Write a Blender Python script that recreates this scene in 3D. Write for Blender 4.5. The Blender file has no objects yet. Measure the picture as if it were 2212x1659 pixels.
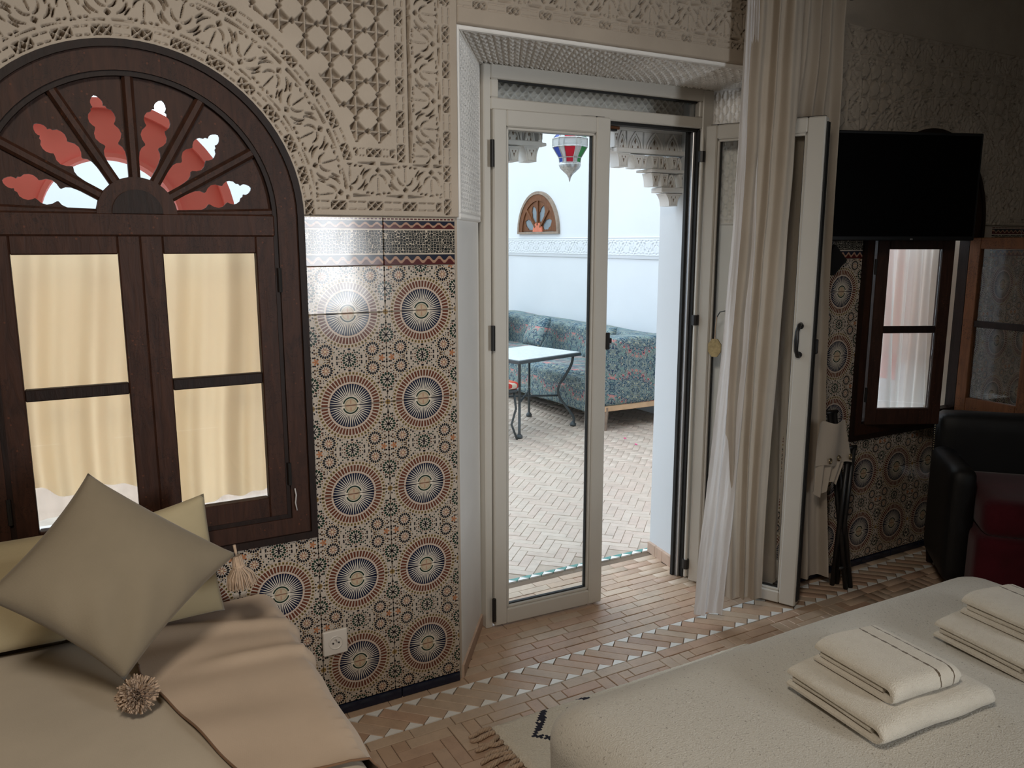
import bpy, bmesh, math, random
import numpy as np
from mathutils import Vector, Matrix
random.seed(7); np.random.seed(7)
SC = bpy.context.scene
COL = SC.collection
PI = math.pi

SKY, REARX, REARP, FILLP, EXPO = 3.1, 2.05, 13.0, 130.0, 0.0     # sky strength, rear window x and watts, fill spot watts, exposure
FILLXYZ, FILLAIM = (-0.3, -2.3, 2.8), (0.8, -0.5, 0.8)             # where the added fill spot stands and what it is turned to
A_L2, A_R2 = -26.0, 88.0                                       # how far the leaves of the right window stand open (degrees)

# ------------------------------------------------------------------ camera
FPX, YAW, PITCH, CAMH, CAMY = 1731.0, math.radians(29.127), math.radians(10.04), 1.55, -2.4155
cam = bpy.data.cameras.new('camera'); cam_o = bpy.data.objects.new('camera', cam); COL.objects.link(cam_o)
cam.sensor_fit = 'HORIZONTAL'; cam.sensor_width = 36.0; cam.lens = FPX / 2212 * 36.0
cam.clip_start = 0.05; cam.clip_end = 200
cam_o.location = (0, CAMY, CAMH)
cam_o.rotation_euler = (PI / 2 - PITCH, 0, -YAW)
SC.camera = cam_o
_f = Vector((math.sin(YAW) * math.cos(PITCH), math.cos(YAW) * math.cos(PITCH), -math.sin(PITCH)))
_r = Vector((math.cos(YAW), -math.sin(YAW), 0)); _u = _r.cross(_f)
def ray(px, py):
    return _f + _r * ((px - 1106) / FPX) - _u * ((py - 829.5) / FPX)
def atY(px, py, y):            # the point of the plane y = const seen at a pixel of the photograph
    w = ray(px, py); t = (y - CAMY) / w.y
    return Vector((w.x * t, y, CAMH + w.z * t))
def atX(px, py, x):
    w = ray(px, py); t = x / w.x
    return Vector((x, CAMY + w.y * t, CAMH + w.z * t))
def atZ(px, py, z):
    w = ray(px, py); t = (z - CAMH) / w.z
    return Vector((w.x * t, CAMY + w.y * t, z))
def proj(p):
    d = Vector(p) - cam_o.location; w = d.dot(_f)
    if w <= 0.02: return None
    return 1106 + FPX * d.dot(_r) / w, 829.5 - FPX * d.dot(_u) / w, w

# ------------------------------------------------------------------ sky, light, exposure
world = bpy.data.worlds.new('sky'); SC.world = world; world.use_nodes = True
bg = world.node_tree.nodes['Background']
bg.inputs['Color'].default_value = (0.80, 0.91, 1.0, 1); bg.inputs['Strength'].default_value = SKY
def area(name, loc, rot, sx, sy, power, color, spread=PI):
    l = bpy.data.lights.new(name, 'AREA'); l.shape = 'RECTANGLE'; l.size = sx; l.size_y = sy
    l.energy = power; l.color = color; l.spread = spread
    o = bpy.data.objects.new(name, l); COL.objects.link(o); o.location = loc; o.rotation_euler = rot
    return o
# daylight through the window in the wall behind the camera
area('rear_window_daylight', (REARX, -4.58, 1.6), (PI / 2, 0, math.radians(20)), 0.5, 1.4, REARP, (0.93, 0.97, 1.0), math.radians(72))
# added fill spot without a known source, above the foot of the daybed, unseen
lamp = bpy.data.lights.new('fill_spot_light', 'SPOT'); lamp.energy = FILLP; lamp.color = (1.0, 0.91, 0.79); lamp.shadow_soft_size = 0.25
lamp.spot_size = math.radians(106); lamp.spot_blend = 1.0
lamp_o = bpy.data.objects.new('fill_spot_light', lamp); COL.objects.link(lamp_o); lamp_o.location = FILLXYZ
lamp_o.rotation_euler = (Vector(FILLAIM) - Vector(FILLXYZ)).to_track_quat('-Z', 'Y').to_euler()
vs = SC.view_settings
vs.view_transform = 'Standard'; vs.look = 'None'; vs.exposure = EXPO; vs.gamma = 1.0; vs.use_curve_mapping = False
cy = SC.cycles
cy.max_bounces = 10; cy.diffuse_bounces = 5; cy.glossy_bounces = 4; cy.transmission_bounces = 8; cy.transparent_max_bounces = 12
cy.sample_clamp_indirect = 6.0; cy.caustics_reflective = False; cy.caustics_refractive = False

# ------------------------------------------------------------------ object helpers
def tag(o, label=None, cat=None, group=None, kind=None):
    if label: o['label'] = label
    if cat: o['category'] = cat
    if group: o['group'] = group
    if kind: o['kind'] = kind
    return o
def link(o, parent=None):
    COL.objects.link(o)
    if parent is not None:
        o.parent = parent; o.matrix_parent_inverse = WORLD_INV[parent.name]
    return o
WORLD_INV = {}
def _mw(o):
    m = Matrix.LocRotScale(o.location, o.rotation_euler, o.scale)
    if o.parent is not None: m = _mw(o.parent) @ o.matrix_parent_inverse @ m
    return m
def empty(name, loc=(0, 0, 0), rz=0.0, parent=None, local=False):
    """local: the children are modelled in this Empty's own frame, else in world coordinates"""
    o = bpy.data.objects.new(name, None); o.empty_display_size = 0.1
    o.location = loc; o.rotation_euler = (0, 0, rz)
    link(o, parent); WORLD_INV[o.name] = Matrix.Identity(4) if local else _mw(o).inverted()
    return o
def structure(o): o['kind'] = 'structure'; return o
def mesh_np(name, v, faces, m, parent=None, smooth=False):
    me = bpy.data.meshes.new(name)
    v = np.asarray(v, np.float32); faces = np.asarray(faces, np.int32)
    k = faces.shape[1]; n = len(faces)
    me.vertices.add(len(v)); me.vertices.foreach_set('co', v.ravel())
    me.loops.add(n * k); me.loops.foreach_set('vertex_index', faces.ravel())
    me.polygons.add(n); me.polygons.foreach_set('loop_start', np.arange(0, n * k, k, dtype=np.int32))
    try: me.polygons.foreach_set('loop_total', np.full(n, k, np.int32))
    except Exception: pass
    if smooth: me.polygons.foreach_set('use_smooth', np.ones(n, bool))
    me.update(calc_edges=True); me.materials.append(m)
    o = bpy.data.objects.new(name, me); link(o, parent); WORLD_INV[o.name] = Matrix.Identity(4)
    return o
def mesh_py(name, v, f, m, parent=None, smooth=False):
    me = bpy.data.meshes.new(name); me.from_pydata([tuple(p) for p in v], [], f); me.update()
    if smooth: me.polygons.foreach_set('use_smooth', [True] * len(me.polygons))
    me.materials.append(m)
    o = bpy.data.objects.new(name, me); link(o, parent); WORLD_INV[o.name] = Matrix.Identity(4)
    return o
class MB:
    """collects simple solids and links them as ONE mesh object"""
    def __init__(s): s.v = []; s.f = []
    def add(s, v, f):
        n = len(s.v); s.v += [tuple(p) for p in v]; s.f += [tuple(i + n for i in q) for q in f]
    def box(s, a, b):
        (x0, y0, z0), (x1, y1, z1) = a, b
        s.add([(x0, y0, z0), (x1, y0, z0), (x1, y1, z0), (x0, y1, z0), (x0, y0, z1), (x1, y0, z1), (x1, y1, z1), (x0, y1, z1)],
              [(3, 2, 1, 0), (4, 5, 6, 7), (0, 1, 5, 4), (1, 2, 6, 5), (2, 3, 7, 6), (3, 0, 4, 7)])
    def cbox(s, a, b, c):
        """box with chamfered edges"""
        a = np.array(a, float); b = np.array(b, float); lo = np.minimum(a, b); hi = np.maximum(a, b)
        c = min(c, 0.45 * float((hi - lo).min()))
        v = []; idx = {}
        for sx in (0, 1):
            for sy in (0, 1):
                for sz in (0, 1):
                    p = np.array([hi[0] if sx else lo[0], hi[1] if sy else lo[1], hi[2] if sz else lo[2]])
                    d = np.array([-1 if sx else 1, -1 if sy else 1, -1 if sz else 1]) * c
                    for ax in range(3):
                        q = p + d; q[ax] = p[ax]; idx[(sx, sy, sz, ax)] = len(v); v.append(q)
        f = []
        def quad(ks, out):
            q = [idx[k] for k in ks]; P = [np.array(v[i]) for i in q]
            n = np.cross(P[1] - P[0], P[2] - P[0])
            if n @ np.array(out) < 0: q = q[::-1]
            f.append(tuple(q))
        for ax in range(3):
            o1, o2 = [i for i in range(3) if i != ax]
            for sd in (0, 1):
                ks = []
                for e1, e2 in ((0, 0), (1, 0), (1, 1), (0, 1)):
                    t = [0, 0, 0]; t[ax] = sd; t[o1] = e1; t[o2] = e2; ks.append((*t, ax))
                out = [0, 0, 0]; out[ax] = 1 if sd else -1; quad(ks, out)
            for e1 in (0, 1):
                for e2 in (0, 1):
                    t0 = [0, 0, 0]; t1 = [0, 0, 0]; t0[ax] = 0; t1[ax] = 1
                    for t in (t0, t1): t[o1] = e1; t[o2] = e2
                    out = [0, 0, 0]; out[o1] = 1 if e1 else -1; out[o2] = 1 if e2 else -1
                    quad([(*t0, o1), (*t1, o1), (*t1, o2), (*t0, o2)], out)
        for sx in (0, 1):
            for sy in (0, 1):
                for sz in (0, 1):
                    quad([(sx, sy, sz, 0), (sx, sy, sz, 1), (sx, sy, sz, 2)], [2 * sx - 1, 2 * sy - 1, 2 * sz - 1])
        s.add(v, f)
    def prism(s, poly, y0, y1, axis=1):
        """polygon in the plane across `axis`, extruded from y0 to y1"""
        n = len(poly); v = []
        for y in (y0, y1):
            for (a, b) in poly:
                v.append((a, y, b) if axis == 1 else ((y, a, b) if axis == 0 else (a, b, y)))
        f = [tuple(range(n)), tuple(range(2 * n - 1, n - 1, -1))] + [(i + n, (i + 1) % n + n, (i + 1) % n, i) for i in range(n)]
        s.add(v, f)
    def tube(s, pts, rad, n=8, caps=True):
        pts = [Vector(p) for p in pts]; m = len(pts); rr = rad if isinstance(rad, (list, tuple)) else [rad] * m
        v = []; ref = None
        for i, p in enumerate(pts):
            t = (pts[min(i + 1, m - 1)] - pts[max(i - 1, 0)]).normalized()
            if ref is None:
                ref = Vector((0, 0, 1)) if abs(t.z) < 0.9 else Vector((1, 0, 0))
            a = t.cross(ref)
            if a.length < 1e-6: a = t.cross(Vector((0, 1, 0)))
            a.normalize(); b = a.cross(t).normalized(); ref = b
            for k in range(n):
                w = 2 * PI * k / n; v.append(p + (a * math.cos(w) + b * math.sin(w)) * rr[i])
        f = []
        for i in range(m - 1):
            for k in range(n):
                f.append((i * n + k, i * n + (k + 1) % n, (i + 1) * n + (k + 1) % n, (i + 1) * n + k))
        if caps: f += [tuple(range(n - 1, -1, -1)), tuple(range((m - 1) * n, m * n))]
        s.add(v, f)
    def lathe(s, prof, c=(0, 0, 0), n=16, flat_n=None):
        n = flat_n or n; v = []
        for (r, z) in prof:
            for k in range(n):
                w = 2 * PI * k / n; v.append((c[0] + r * math.cos(w), c[1] + r * math.sin(w), c[2] + z))
        f = []
        for i in range(len(prof) - 1):
            for k in range(n): f.append((i * n + k, i * n + (k + 1) % n, (i + 1) * n + (k + 1) % n, (i + 1) * n + k))
        f += [tuple(range(n - 1, -1, -1)), tuple(range((len(prof) - 1) * n, len(prof) * n))]
        s.add(v, f)
    def build(s, name, m, parent=None, smooth=False, angle=None):
        o = mesh_py(name, s.v, s.f, m, parent, smooth)
        bm = bmesh.new(); bm.from_mesh(o.data); bmesh.ops.recalc_face_normals(bm, faces=bm.faces); bm.to_mesh(o.data); bm.free()
        if angle:
            o.data.polygons.foreach_set('use_smooth', [True] * len(o.data.polygons)); o.data.set_sharp_from_angle(angle=math.radians(angle))
        return o
def cbox(name, a, b, m, parent=None, c=0.003):
    q = MB(); q.cbox(a, b, c); return q.build(name, m, parent)
def rbox(name, lo, hi, r, m, parent=None, n=24, fn=None, rz=None, pivot=None):
    """cushiony box: rounded by radius r, fn(points, normals) displaces it"""
    lo = np.array(lo, float); hi = np.array(hi, float); c = (lo + hi) / 2; h = (hi - lo) / 2
    r = min(r, float(h.min()) * 0.99); V = []; F = []
    for ax in range(3):
        o1, o2 = [i for i in range(3) if i != ax]
        for sd in (-1, 1):
            g = np.sin(np.linspace(-1, 1, n + 1) * PI / 2 * 0.86) / math.sin(PI / 2 * 0.86)
            A, B = np.meshgrid(g, g, indexing='ij')
            p = np.zeros((n + 1, n + 1, 3)); p[..., ax] = sd; p[..., o1] = A; p[..., o2] = B
            b0 = sum(len(x) for x in V); V.append(p.reshape(-1, 3))
            i = np.arange(n)[:, None] * (n + 1) + np.arange(n)[None, :] + b0
            q = np.stack([i, i + 1, i + n + 2, i + n + 1], -1).reshape(-1, 4)
            e = np.zeros(3); e[ax] = sd; t1 = np.zeros(3); t1[o1] = 1; t2 = np.zeros(3); t2[o2] = 1
            if np.cross(t2, t1) @ e < 0: q = q[:, ::-1]
            F.append(q)
    P = np.concatenate(V) * h
    inner = np.clip(P, -(h - r), h - r); d = P - inner; L = np.linalg.norm(d, axis=1, keepdims=True)
    N = d / np.maximum(L, 1e-9); P = inner + N * r + c
    if fn is not None: P = fn(P, N)
    o = mesh_np(name, P, np.concatenate(F), m, parent, True)
    bm = bmesh.new(); bm.from_mesh(o.data); bmesh.ops.remove_doubles(bm, verts=bm.verts, dist=1e-5); bm.to_mesh(o.data); bm.free()
    return o
def grid_mesh(name, P, m, parent=None, smooth=True, keep=None):
    """P: (nu, nv, 3) points"""
    nu, nv = P.shape[:2]
    i = (np.arange(nu - 1)[:, None] * nv + np.arange(nv - 1)[None, :])
    q = np.stack([i, i + nv, i + nv + 1, i + 1], -1)
    q = q[keep] if keep is not None else q.reshape(-1, 4)
    V = P.reshape(-1, 3)
    if keep is not None:
        used = np.unique(q); mp = np.full(len(V), -1); mp[used] = np.arange(len(used)); q = mp[q]; V = V[used]
    return mesh_np(name, V, q, m, parent, smooth)
_NS = [(np.random.uniform(0, 6.28), np.random.uniform(0, 2 * PI), np.random.uniform(0.75, 1.3)) for _ in range(24)]
def wob(X, Y, freq, k0=0, n=6):
    """cheap smooth noise in -1..1 from a few plane waves"""
    s = 0
    for ph, an, fr in _NS[k0:k0 + n]:
        s = s + np.sin((X * math.cos(an) + Y * math.sin(an)) * freq * fr + ph)
    return s / n * 1.6
def copy_tree(o, parent=None):
    c = o.copy(); COL.objects.link(c)
    WORLD_INV[c.name] = Matrix.Identity(4)
    if parent is not None: c.parent = parent
    for ch in [x for x in list(o.children)]: copy_tree(ch, c)
    return c

# ------------------------------------------------------------------ material helpers
class S:
    """a shader socket with arithmetic"""
    nt = None
    def __init__(s, x): s.x = x
    @staticmethod
    def m(op, *a, clamp=False):
        n = S.nt.nodes.new('ShaderNodeMath'); n.operation = op; n.use_clamp = clamp
        for i, q in enumerate(a):
            if isinstance(q, S): S.nt.links.new(q.x, n.inputs[i])
            else: n.inputs[i].default_value = float(q)
        return S(n.outputs[0])
    def __add__(s, o): return S.m('ADD', s, o)
    __radd__ = __add__
    def __sub__(s, o): return S.m('SUBTRACT', s, o)
    def __rsub__(s, o): return S.m('SUBTRACT', o, s)
    def __mul__(s, o): return S.m('MULTIPLY', s, o)
    __rmul__ = __mul__
    def __truediv__(s, o): return S.m('DIVIDE', s, o)
    def abs(s): return S.m('ABSOLUTE', s)
    def frac(s): return S.m('FRACT', s)
    def floor(s): return S.m('FLOOR', s)
    def lt(s, o): return S.m('LESS_THAN', s, o)
    def gt(s, o): return S.m('GREATER_THAN', s, o)
    def min(s, o): return S.m('MINIMUM', s, o)
    def max(s, o): return S.m('MAXIMUM', s, o)
    def sin(s): return S.m('SINE', s)
    def pow(s, o): return S.m('POWER', s, o)
def s_len(a, b): return S.m('SQRT', a * a + b * b)
def s_mix(f, c0, c1):
    n = S.nt.nodes.new('ShaderNodeMix'); n.data_type = 'RGBA'
    for sock, q in ((n.inputs[0], f), (n.inputs[6], c0), (n.inputs[7], c1)):
        if isinstance(q, S): S.nt.links.new(q.x, sock)
        elif isinstance(q, (int, float)): sock.default_value = q
        else: sock.default_value = (*q[:3], 1)
    return S(n.outputs[2])
def s_coord(kind='Object'):
    n = S.nt.nodes.new('ShaderNodeTexCoord'); return S(n.outputs[kind])
def s_sep(v):
    n = S.nt.nodes.new('ShaderNodeSeparateXYZ'); S.nt.links.new(v.x, n.inputs[0]); return [S(n.outputs[i]) for i in range(3)]
def s_comb(x, y, z):
    n = S.nt.nodes.new('ShaderNodeCombineXYZ')
    for i, q in enumerate((x, y, z)):
        if isinstance(q, S): S.nt.links.new(q.x, n.inputs[i])
        else: n.inputs[i].default_value = q
    return S(n.outputs[0])
def s_noise(v, scale, detail=3, rough=0.55, dist=0.0):
    n = S.nt.nodes.new('ShaderNodeTexNoise'); n.inputs['Scale'].default_value = scale; n.inputs['Detail'].default_value = detail
    n.inputs['Roughness'].default_value = rough; n.inputs['Distortion'].default_value = dist
    if v is not None: S.nt.links.new(v.x, n.inputs['Vector'])
    return S(n.outputs[0])
def s_voro(v, scale, feature='F1', rnd=1.0, out='Distance'):
    n = S.nt.nodes.new('ShaderNodeTexVoronoi'); n.feature = feature; n.inputs['Scale'].default_value = scale
    n.inputs['Randomness'].default_value = rnd
    if v is not None: S.nt.links.new(v.x, n.inputs['Vector'])
    return S(n.outputs[out])
def s_ramp(f, stops, interp='LINEAR'):
    n = S.nt.nodes.new('ShaderNodeValToRGB'); e = n.color_ramp.elements; n.color_ramp.interpolation = interp
    while len(e) < len(stops): e.new(0.5)
    for el, (p, c) in zip(e, stops): el.position = p; el.color = (*c, 1)
    S.nt.links.new(f.x, n.inputs[0]); return S(n.outputs[0])
def new_mat(name, rough=0.6, spec=0.4, metal=0.0):
    m = bpy.data.materials.new(name); m.use_nodes = True; S.nt = m.node_tree
    b = S.nt.nodes['Principled BSDF']
    b.inputs['Roughness'].default_value = rough; b.inputs['Metallic'].default_value = metal
    b.inputs['Specular IOR Level'].default_value = spec
    return m, b
def setc(b, c):
    if isinstance(c, S): S.nt.links.new(c.x, b.inputs['Base Color'])
    else: b.inputs['Base Color'].default_value = (*c, 1)
def bump(b, h, dist=0.002, strength=1.0):
    n = S.nt.nodes.new('ShaderNodeBump'); n.inputs['Distance'].default_value = dist; n.inputs['Strength'].default_value = strength
    S.nt.links.new(h.x, n.inputs['Height']); S.nt.links.new(n.outputs[0], b.inputs['Normal'])
def plain(name, c, rough=0.6, spec=0.4, metal=0.0, var=0.12, scale=9.0, bmp=0.0, bscale=60.0, c2=None):
    m, b = new_mat(name, rough, spec, metal); v = s_coord()
    f = s_noise(v, scale, 4)
    lo = [x * (1 - var) for x in c] if c2 is None else c2; hi = [min(1, x * (1 + var)) for x in c] if c2 is None else c
    setc(b, s_ramp(f, [(0.3, lo), (0.7, hi)]))
    if bmp: bump(b, s_noise(v, bscale, 3), bmp)
    return m
def cloth(name, c, rough=0.9, var=0.08, weave=700.0, bmp=0.0006, trans=0.0, tc=None, blotch=6.0, alpha=1.0):
    m, b = new_mat(name, rough, 0.15); v = s_coord(); x, y, z = s_sep(v)
    w = (x * weave + y * weave * 0.37).sin() * (z * weave + y * weave * 0.61).sin()
    f = s_noise(v, blotch, 4)
    setc(b, s_ramp(f, [(0.3, [q * (1 - var) for q in c]), (0.7, [min(1, q * (1 + var)) for q in c])]))
    b.inputs['Sheen Weight'].default_value = 0.15
    bump(b, w * 0.12 + s_noise(v, 220, 3), bmp)
    if trans:
        t = S.nt.nodes.new('ShaderNodeBsdfTranslucent'); t.inputs[0].default_value = (*(tc or c), 1)
        mx = S.nt.nodes.new('ShaderNodeMixShader'); mx.inputs[0].default_value = trans
        out = S.nt.nodes['Material Output']
        S.nt.links.new(b.outputs[0], mx.inputs[1]); S.nt.links.new(t.outputs[0], mx.inputs[2]); S.nt.links.new(mx.outputs[0], out.inputs[0])
        if alpha < 1:
            tr = S.nt.nodes.new('ShaderNodeBsdfTransparent'); m2 = S.nt.nodes.new('ShaderNodeMixShader'); m2.inputs[0].default_value = alpha
            S.nt.links.new(tr.outputs[0], m2.inputs[1]); S.nt.links.new(mx.outputs[0], m2.inputs[2]); S.nt.links.new(m2.outputs[0], out.inputs[0])
    return m
def glass_mat(name, tint=(0.95, 0.98, 0.97), refl=1.0):
    m = bpy.data.materials.new(name); m.use_nodes = True; nt = m.node_tree; S.nt = nt
    nt.nodes.remove(nt.nodes['Principled BSDF'])
    t = nt.nodes.new('ShaderNodeBsdfTransparent'); t.inputs[0].default_value = (*tint, 1)
    g = nt.nodes.new('ShaderNodeBsdfGlossy'); g.inputs['Roughness'].default_value = 0.02
    fr = nt.nodes.new('ShaderNodeFresnel'); fr.inputs[0].default_value = 1.5
    mul = nt.nodes.new('ShaderNodeMath'); mul.operation = 'MULTIPLY'; mul.inputs[1].default_value = refl
    mx = nt.nodes.new('ShaderNodeMixShader')
    nt.links.new(fr.outputs[0], mul.inputs[0]); nt.links.new(mul.outputs[0], mx.inputs[0])
    nt.links.new(t.outputs[0], mx.inputs[1]); nt.links.new(g.outputs[0], mx.inputs[2])
    nt.links.new(mx.outputs[0], nt.nodes['Material Output'].inputs[0])
    return m

# ------------------------------------------------------------------ materials
M = {}
M['plaster'] = plain('carved_plaster', (0.40, 0.335, 0.27), 0.85, 0.2, var=0.07, scale=5, bmp=0.0008, bscale=140)
M['white_plaster'] = plain('white_plaster', (0.88, 0.86, 0.83), 0.8, 0.2, var=0.03, scale=4, bmp=0.0006, bscale=90)
M['jamb_plaster'] = plain('jamb_plaster', (0.84, 0.81, 0.77), 0.85, 0.2, var=0.06, scale=7, bmp=0.0006, bscale=120)
M['ceiling'] = plain('ceiling_plaster', (0.42, 0.36, 0.27), 0.9, 0.2, var=0.06)
M['court_white'] = plain('courtyard_whitewash', (0.66, 0.695, 0.73), 0.85, 0.2, var=0.02, scale=2)
M['alu'] = plain('cream_painted_aluminium', (0.56, 0.53, 0.48), 0.38, 0.5, var=0.03, scale=3)
M['steel'] = plain('brushed_steel', (0.55, 0.55, 0.56), 0.35, 0.5, 0.9, var=0.05)
M['gasket'] = plain('black_rubber_gasket', (0.012, 0.012, 0.012), 0.6)
M['black_metal'] = plain('black_metal', (0.012, 0.011, 0.011), 0.4, 0.5)
M['black_plastic'] = plain('black_plastic', (0.006, 0.006, 0.007), 0.45, 0.35)
M['screen'] = plain('tv_screen', (0.002, 0.002, 0.0025), 0.22, 0.12)
M['glass'] = glass_mat('window_glass', (0.985, 0.992, 0.988), 0.8)
M['old_glass'] = glass_mat('old_window_glass', (0.9, 0.93, 0.9), 2.2)
M['red_paint'] = plain('red_painted_timber', (0.80, 0.20, 0.165), 0.6, 0.3, var=0.08, scale=4)
M['socket'] = plain('white_socket_plastic', (0.66, 0.60, 0.53), 0.4, 0.5, var=0.01)
M['socket_dark'] = plain('dark_socket_hole', (0.02, 0.02, 0.02), 0.6)
M['leather'] = plain('black_leather', (0.008, 0.0075, 0.0075), 0.5, 0.3, bmp=0.0006, bscale=300)
M['stud'] = plain('brass_stud', (0.32, 0.25, 0.15), 0.3, 0.5, 1.0)
M['red_velvet'] = cloth('dark_red_velvet', (0.055, 0.003, 0.007), 0.8, var=0.3)
M['cushion'] = cloth('cream_wool_cushion', (0.25, 0.20, 0.135), var=0.07, weave=1400, bmp=0.0003)
M['cotton'] = cloth('pale_yellow_cotton_cover', (0.44, 0.36, 0.22), var=0.05, weave=1600, bmp=0.0003)
M['bedspread'] = None
M['throw'] = cloth('cream_cotton_throw', (0.54, 0.41, 0.30), var=0.05, weave=1500, bmp=0.0003)
M['mattress'] = cloth('ivory_mattress_cover', (0.50, 0.42, 0.32), var=0.05, weave=1500, bmp=0.0003)
M['cord'] = cloth('brown_hem_cord', (0.20, 0.11, 0.06), weave=1500)
M['yarn'] = cloth('cream_yarn', (0.47, 0.34, 0.24), var=0.2, blotch=60)
M['towel'] = None
M['curtain'] = cloth('cream_linen_curtain', (0.48, 0.41, 0.335), var=0.05, weave=900, bmp=0.0006, trans=0.22, tc=(0.62, 0.54, 0.45))
M['lining'] = cloth('white_crinkled_lining', (0.78, 0.75, 0.74), var=0.04, weave=900, bmp=0.0006, trans=0.35)
M['window_curtain'] = cloth('yellow_backlit_curtain', (0.80, 0.66, 0.46), var=0.03, weave=900, bmp=0.0004, trans=0.85, tc=(1.0, 0.83, 0.56))
M['sheer'] = cloth('peach_sheer', (0.75, 0.60, 0.50), var=0.03, weave=900, bmp=0.0004, trans=0.7, tc=(0.85, 0.62, 0.48), alpha=0.5)
M['white_sheer'] = cloth('white_sheer', (0.85, 0.85, 0.84), var=0.03, weave=900, bmp=0.0004, trans=0.7, tc=(0.9, 0.88, 0.84), alpha=0.75)

def brick_material(name, tints, dark=0.0):
    m, b = new_mat(name, 0.40, 0.5)
    oi = S.nt.nodes.new('ShaderNodeObjectInfo'); ge = S.nt.nodes.new('ShaderNodeNewGeometry')
    rnd = (S(oi.outputs['Random']) + S(ge.outputs['Random Per Island'])).frac()
    n = len(tints); c = s_ramp(rnd, [((i + 0.01) / n, t) for i, t in enumerate(tints)])
    v = s_coord('Object'); gp = S(ge.outputs['Position'])
    blot = s_noise(gp, 14, 5, 0.65)
    c2 = s_mix((blot - 0.42) * 2.2, c, s_ramp(rnd, [((i + 0.01) / n, tuple(q * 0.72 for q in t)) for i, t in enumerate(tints)]))
    setc(b, c2)
    bump(b, s_noise(gp, 120, 4), 0.0012)
    return m
M['brick'] = brick_material('terracotta_bejmat', [(0.50, 0.34, 0.235), (0.56, 0.40, 0.28), (0.46, 0.30, 0.205), (0.58, 0.44, 0.32), (0.52, 0.33, 0.23), (0.55, 0.42, 0.31)])
M['court_brick'] = brick_material('pale_courtyard_bejmat', [(0.56, 0.465, 0.385), (0.585, 0.49, 0.41), (0.545, 0.44, 0.365), (0.60, 0.51, 0.43), (0.57, 0.455, 0.38)])
M['grout'] = plain('dark_grout', (0.16, 0.115, 0.08), 0.9)
M['court_grout'] = plain('pale_grout', (0.46, 0.385, 0.32), 0.9)
M['white_tile'] = plain('white_glazed_triangle', (0.84, 0.83, 0.80), 0.25, 0.5, var=0.05)
M['teal_tile'] = plain('teal_glazed_triangle', (0.06, 0.27, 0.24), 0.25, 0.5, var=0.15)
M['navy_tile'] = plain('navy_glazed_base_tile', (0.008, 0.012, 0.03), 0.2, 0.5, var=0.2)
M['tile_grout'] = plain('tile_grout', (0.35, 0.29, 0.23), 0.9)
M['base_brick'] = plain('pink_base_tile', (0.55, 0.40, 0.31), 0.7, var=0.12, scale=14)

def wood_material(name, c1, c2, paint=True):
    """dark cedar with worn painted arabesques"""
    m, b = new_mat(name, 0.55, 0.22); v = s_coord(); x, y, z = s_sep(v)
    g = s_noise(s_comb(x * 14, y * 14, z * 2.2), 3, 5, 0.6, 1.2)
    base = s_ramp(g, [(0.3, c1), (0.7, c2)])
    if paint:
        a = s_noise(v, 34, 2, 0.5, 2.5)
        line = ((a - 0.5).abs()).lt(0.022)
        msk = s_noise(v, 5, 2).gt(0.5)
        base = s_mix(line * msk * 0.55, base, (0.012, 0.006, 0.004))
        d = s_voro(v, 55).lt(0.16)
        base = s_mix(d * s_noise(v, 9, 2).gt(0.55) * 0.35, base, (0.16, 0.05, 0.02))
    setc(b, base); bump(b, g, 0.0015)
    return m
M['wood'] = wood_material('dark_painted_cedar', (0.024, 0.0095, 0.0055), (0.052, 0.020, 0.011))
M['wood_dark'] = wood_material('black_brown_cedar', (0.010, 0.005, 0.0035), (0.020, 0.009, 0.006), False)
M['wood_warm'] = wood_material('orange_brown_cedar', (0.11, 0.042, 0.017), (0.19, 0.075, 0.03))
M['wood_old'] = plain('grey_worn_wood', (0.26, 0.20, 0.155), 0.7, var=0.25, scale=20)

TW, TH, TX, TZ = 0.2455, 0.2897, 0.637, 0.175         # tile width and height, a vertical seam, the lowest circle row

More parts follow.
